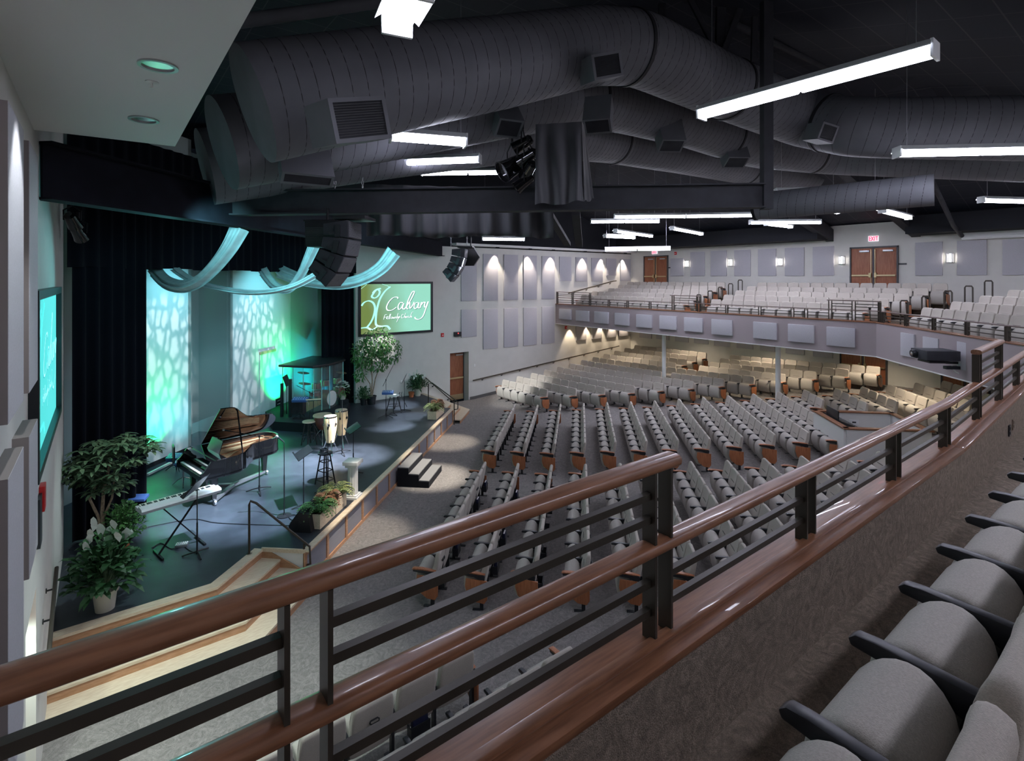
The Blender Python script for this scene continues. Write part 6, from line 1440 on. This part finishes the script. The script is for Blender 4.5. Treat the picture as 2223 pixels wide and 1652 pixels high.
fernat(mm-hw*.4+Zp, 'yellow-green fern in the far planter', 24, 'leafv', n=40); fernat(mm+hw*.5+Zp, 'pinkish bromeliad-like plant in the far planter', 25, 'leafr', r=.2, h=.34, n=24, nm='russet_plant', L=.13, w=.07)
# ================================================================= PROJECTORS
def projector(c, yaw, s, label, mount):
    c = V(c); t = thing('projector', label, 'projector', c, 'balcony projectors'); Mx = Matrix.Translation(c) @ Matrix.Rotation(yaw, 4, 'Z') @ Matrix.Diagonal((s, s, s, 1))
    b = MB(); b.box(-.30,-.35,-.10,.30,.35,.12); b.xf(Mx); b.build('body', M['beam'], t, bev=.015)
    b = MB(); b.lathe((-.12,-.35,.01), [(.085,0),(.09,.05),(.075,.09)], 20, (0,-1,0)); b.xf(Mx); ln = b.build('lens_barrel', M['blk'], t)
    b = MB(); b.lathe((-.12,-.43,.01), [(.06,0),(.04,.012)], 20, (0,-1,0)); b.xf(Mx); b.build('lens', mat('projector_lens_%d' % int(s*100), (.25,.75,.9), .1, emit=6.0) if s < 1 else M['chrome'], ln)
    b = MB(); b.box(-.22,-.25,-.17,.22,.25,-.13); b.box(-.05,.2,-.2,.05,mount,-.15); b.box(-.14,mount-.04,-.32,.14,mount,.2); b.xf(Mx); b.build('wall_bracket', M['blk2'], t, bev=.006)
projector(at(1598, 714, 20.6), R_(-90), .85, 'projector with a lit lens mounted on the far balcony front', .62)
cq = onT(2030, 770, 11.55); projector(cq, R_(-135), 1.0, 'large dark projector on a bracket at the angled balcony front', .62)
c = onT(2066, 798, 11.95); t = thing('camera', 'small camera hanging under the large projector', 'camera', c); b = MB(); b.obox(c, V((.12,-.1,0)), V((.03,.04,0)), (0,0,.035)); b.build('body', M['blk'], t, bev=.006); b = MB(); b.tube([c+V((0,0,.03)), c+V((.1,-.05,-.1)), c+V((.16,-.1,-.14))], .02, 8); b.build('bracket', M['white'], t)
# ================================================================= LIGHT
def spot(loc, target, power, size, blend=.5, col=(1,1,1), r=.05):
    power *= .95
    l = bpy.data.lights.new('spot', 'SPOT'); l.energy = power; l.spot_size = math.radians(size); l.spot_blend = blend; l.color = col; l.shadow_soft_size = r
    o = bpy.data.objects.new('spot_lamp', l); COL.objects.link(o); o.location = loc; d = Vector(target)-Vector(loc); o.rotation_euler = d.to_track_quat('-Z', 'Y').to_euler(); return o
def area(loc, target, power, w, h, col=(1,1,1)):
    l = bpy.data.lights.new('area', 'AREA'); l.shape = 'RECTANGLE'; l.size = w; l.size_y = h; l.energy = power; l.color = col
    o = bpy.data.objects.new('area_lamp', l); COL.objects.link(o); o.location = loc; d = Vector(target)-Vector(loc); o.rotation_euler = d.to_track_quat('-Z', 'Y').to_euler(); return o
warm = (1,.84,.66); cool = (.80,.88,1.0); teal = (.05,.75,.85)
LG = []
# wall washers on the far wall (recessed cans in the eave), upper and under-balcony
for iw, px in enumerate((1072, 1143, 1193, 1262, 1303, 1349)):
    X = onY(px, 600, YB).x; c = Vector((X, YB-.30, 6.93)); spot(c, (X, YB-.06, 4.2), 150, 66, .5, (1,.86,.72), .03)
    b = MB(); b.lathe((X, YB-.30, 6.94), [(.07,0),(.09,.0),(.09,.10),(.07,.10)], 18); tag(b.build('wall_washer', M['dark']), 'small ceiling wall washer above the far wall panels, %s from the left' % on[iw], 'downlight', 'far wall washers')
for i, px in enumerate((1236, 1272, 1301, 1327, 1351)):
    X = onY(px, 740, YB).x; spot((X, YB-.28, 3.17), (X, YB-.08, 1.2), 85, 66, .5, (1,.80,.58), .03)
# left wall washer scallop
spot((XA+.42, 4.75, 6.98), (XA+.12, 4.95, 4.3), 70, 60, .5, (.9,.95,1), .03)
# eave strip carrying the washers
b = MB(); b.box(12.3, YB-.42, 7.0, XC-.0, YB, 7.10); st(b.build('trim_9', M['white'], smooth=False))
# under-balcony downlights
for iw, (x, y) in enumerate(((20.5, 17.5), (20.5, 13.5), (20.5, 9.5), (22.8, 15.5), (22.8, 11.5), (22.8,7.5), (19.5,5.5), (17.5, 2.5))):
    spot((x, y, 3.16), (x, y, 0), 120, 130, .8, (1,.83,.62), .12)
    b = MB(); b.lathe((x, y, 3.185), [(.12,0),(.10,.012)], 20); tag(b.build('recessed_downlight', M['tube2']), 'round downlight under the far balcony, %s from the far wall' % on[iw], 'downlight', 'under-balcony downlights')
# door niche on the left wall
spot((XA-.18, 7.0, 2.22), (XA-.18, 7.1, 0), 60, 120, .8, (.85,1,.92), .05)
# sconce throw
for px, py in ((1491,572.6),(1585.4,570),(1693.6,568.6),(1827,565),(2062,560)):
    c = onX(px, py, XC-.06)
    for s in (1, -1): spot((XC-.07, c.y, c.z+s*.16), (XC-.0, c.y, c.z+s*1.2), 14, 110, .6, (1,.93,.88), .02)
# stage front-light: pools on the deck and carpet
def pool(px, py, z, src, p, sz_, col=(.82,.9,1)): spot(src, onZ(px, py, z), p*(6.5 if z == ZS else 3.4), sz_*.78, .8, col, .06)
S1 = (5.2, 9.0, 6.4)
pool(850, 925, ZS, (9.4, 14.5, 6.3), 650, 20); pool(890, 905, ZS, (10.2, 15.8, 6.3), 450, 20); pool(865, 880, ZS, (9.8, 16.4, 6.3), 380, 22)
pool(600, 1020, ZS, (5.0, 10.6, 6.3), 1000, 34, (.68,.84,1)); pool(690, 1000, ZS, (6.4, 12.0, 6.3), 750, 30, (.8,.88,1)); pool(760, 990, ZS, (7.6, 12.9, 6.3), 750, 30, (.84,.9,1))
pool(530, 1120, ZS, (4.2, 9.8, 6.3), 620, 34, (.62,.8,1)); pool(430, 1110, ZS, (3.4, 9.6, 6.3), 650, 30, (.72,.86,1))
pool(812, 760, 2.6, (8.8, 15.5, 6.3), 420, 22, (1,.98,.95)); pool(905, 830, 1.2, (10.2,15.6,6.3), 260, 20)
pool(975, 960, 0, (11.0, 14.2, 6.6), 420, 24, (1,.9,.76)); pool(940, 1035, 0, (8.9, 11.2, 6.6), 700, 26, (1,.92,.8)); pool(780, 1165, 0, (5.2, 8.9, 6.6), 340, 28, (1,.9,.76)); pool(930, 890, .6, (10.6,15.2,6.4), 160, 18, (1,.9,.76))
pool(1130, 850, .4, (6.5, 15.0, 6.3), 900, 22, (.95,.97,1)); spot((2.6,9.4,6.3), (.6,10.9,2.0), 260, 40, .8, (.75,1,.95), .08); pool(450, 1600, 0, (.6, 6.2, 6.9), 260, 60, (.86,1,.95))
# teal wash and green uplight on the back panels
def wall_at(px, py): return onT(px, py, CT)
def gobo(o, scale, seed, dark=.16):
    l = o.data; l.use_nodes = True; nt = l.node_tree; N = nt.nodes; L_ = nt.links; em = [n for n in N if n.type == 'EMISSION'][0]
    tc = N.new('ShaderNodeTexCoord'); mp = N.new('ShaderNodeMapping'); mp.inputs['Location'].default_value = (seed, seed*.7, 0); mp.inputs['Scale'].default_value = (scale*1.1, scale*.6, scale*.6)
    L_.new(tc.outputs['Normal'], mp.inputs[0]); v = N.new('ShaderNodeTexVoronoi'); v.feature = 'DISTANCE_TO_EDGE'; v.inputs['Scale'].default_value = 1
    nz = N.new('ShaderNodeTexNoise'); nz.inputs['Scale'].default_value = 1.3; L_.new(mp.outputs[0], nz.inputs[0]); mx = N.new('ShaderNodeMix'); mx.data_type = 'VECTOR'; mx.inputs[0].default_value = .55
    L_.new(mp.outputs[0], mx.inputs[4]); L_.new(nz.outputs['Color'], mx.inputs[5]); L_.new(mx.outputs[1], v.inputs[0])
    n2 = N.new('ShaderNodeTexNoise'); n2.inputs['Scale'].default_value = 1.0; L_.new(mp.outputs[0], n2.inputs[0])
    a = N.new('ShaderNodeMath'); a.operation = 'MULTIPLY'; L_.new(v.outputs['Distance'], a.inputs[0]); L_.new(n2.outputs[0], a.inputs[1])
    r = N.new('ShaderNodeValToRGB'); r.color_ramp.elements[0].position = .02; r.color_ramp.elements[1].position = .12; r.color_ramp.elements[0].color = (dark, dark, dark, 1); r.color_ramp.interpolation = 'EASE'
    L_.new(a.outputs[0], r.inputs[0]); L_.new(r.outputs[0], em.inputs['Color']); return o
nb = Vector((1, -1, 0))/math.sqrt(2)
for i, (px, pg) in enumerate(((365, 325), (555, 600))):
    mid = wall_at(px, 760); src = mid+nb*5.0; src.z = 6.4
    gobo(spot(src, (mid.x, mid.y, 3.1), 480, 42, .5, (.92,.97,1), .03), 40, 3.1+i*5, .10)
    low = wall_at(px, 900)+nb*2.2; spot((mid.x+nb.x*1.75, mid.y+nb.y*1.75, 6.9), (mid.x, mid.y, 3.0), 400, 84, .9, (.13,.50,.62), .1)
    g = wall_at(pg, 905); spot((g.x+nb.x*.75, g.y+nb.y*.75, ZS+.5), (g.x, g.y, 1.9), 120 if i == 0 else 330, 100, .9, (.0,1,.22), .05)
    g2 = wall_at(px+30, 905); spot((g2.x+nb.x*1.4, g2.y+nb.y*1.4, ZS+.15), (g2.x, g2.y, 2.6), 50, 100, .9, (.1,.85,.95), .05)
g = wall_at(665, 880); spot((6.6, 20.2, ZS+.4), (6.9, 21.8, 2.4), 200, 110, .9, (.0,.65,.75), .05)
spot((1.0, 11.6, 6.2), (XA, 6.5, 4.0), 90, 70, .8, (.2,.95,1), .1); spot((-.2, 13.3, 6.0), (XA, 12.2, 4), 40, 90, .9, (.0,.9,.9), .05)       # teal spill on the left wall edge
for a_, b_, p_ in ((at(470,470,7.6), at(450,585,9.8), 110), (at(640,560,9.0), at(640,600,11.6), 130), (at(800,520,11.6), at(790,600,14.4), 200)): spot(a_, b_, p_, 75, .8, (.35,.9,1), .1)
spot((4.5, 13.5, 7.6), (3.6, 13.2, 1.2), 120, 60, .8, (.15,.8,.75), .1)
# soffit lamps (dim) + soft bounce through the hall
for px, py in ((343,142),(312,259)):
    c = onZ(px, py, 7.02); spot((c.x, c.y, 6.99), (c.x, c.y, 0), 8, 120, .8, (.75,1,.95), .1)
w = bpy.data.worlds.new('hall_world'); S.world = w; w.use_nodes = True; w.node_tree.nodes['Background'].inputs[0].default_value = (.06,.08,.12,1); w.node_tree.nodes['Background'].inputs[1].default_value = .02
# ================================================================= CAMERA
cam = bpy.data.cameras.new('camera'); co = bpy.data.objects.new('camera', cam); COL.objects.link(co); S.camera = co
co.location = (0, 0, EYE); co.rotation_euler = (PI/2, 0, -YAW); cam.sensor_width = 36; cam.sensor_fit = 'HORIZONTAL'; cam.lens = FP/2223*36
cam.shift_y = -(826-HY)/2223; cam.clip_start = .05; cam.clip_end = 200
S.view_settings.view_transform = 'Standard'; S.view_settings.look = 'None'; S.view_settings.gamma = 1; S.view_settings.use_curve_mapping = False; S.view_settings.exposure = 0.9
S.cycles.use_denoising = True; S.cycles.max_bounces = 7; S.cycles.diffuse_bounces = 4; S.cycles.glossy_bounces = 3; S.cycles.transparent_max_bounces = 12
S.cycles.sample_clamp_indirect = 4; S.cycles.use_light_tree = True
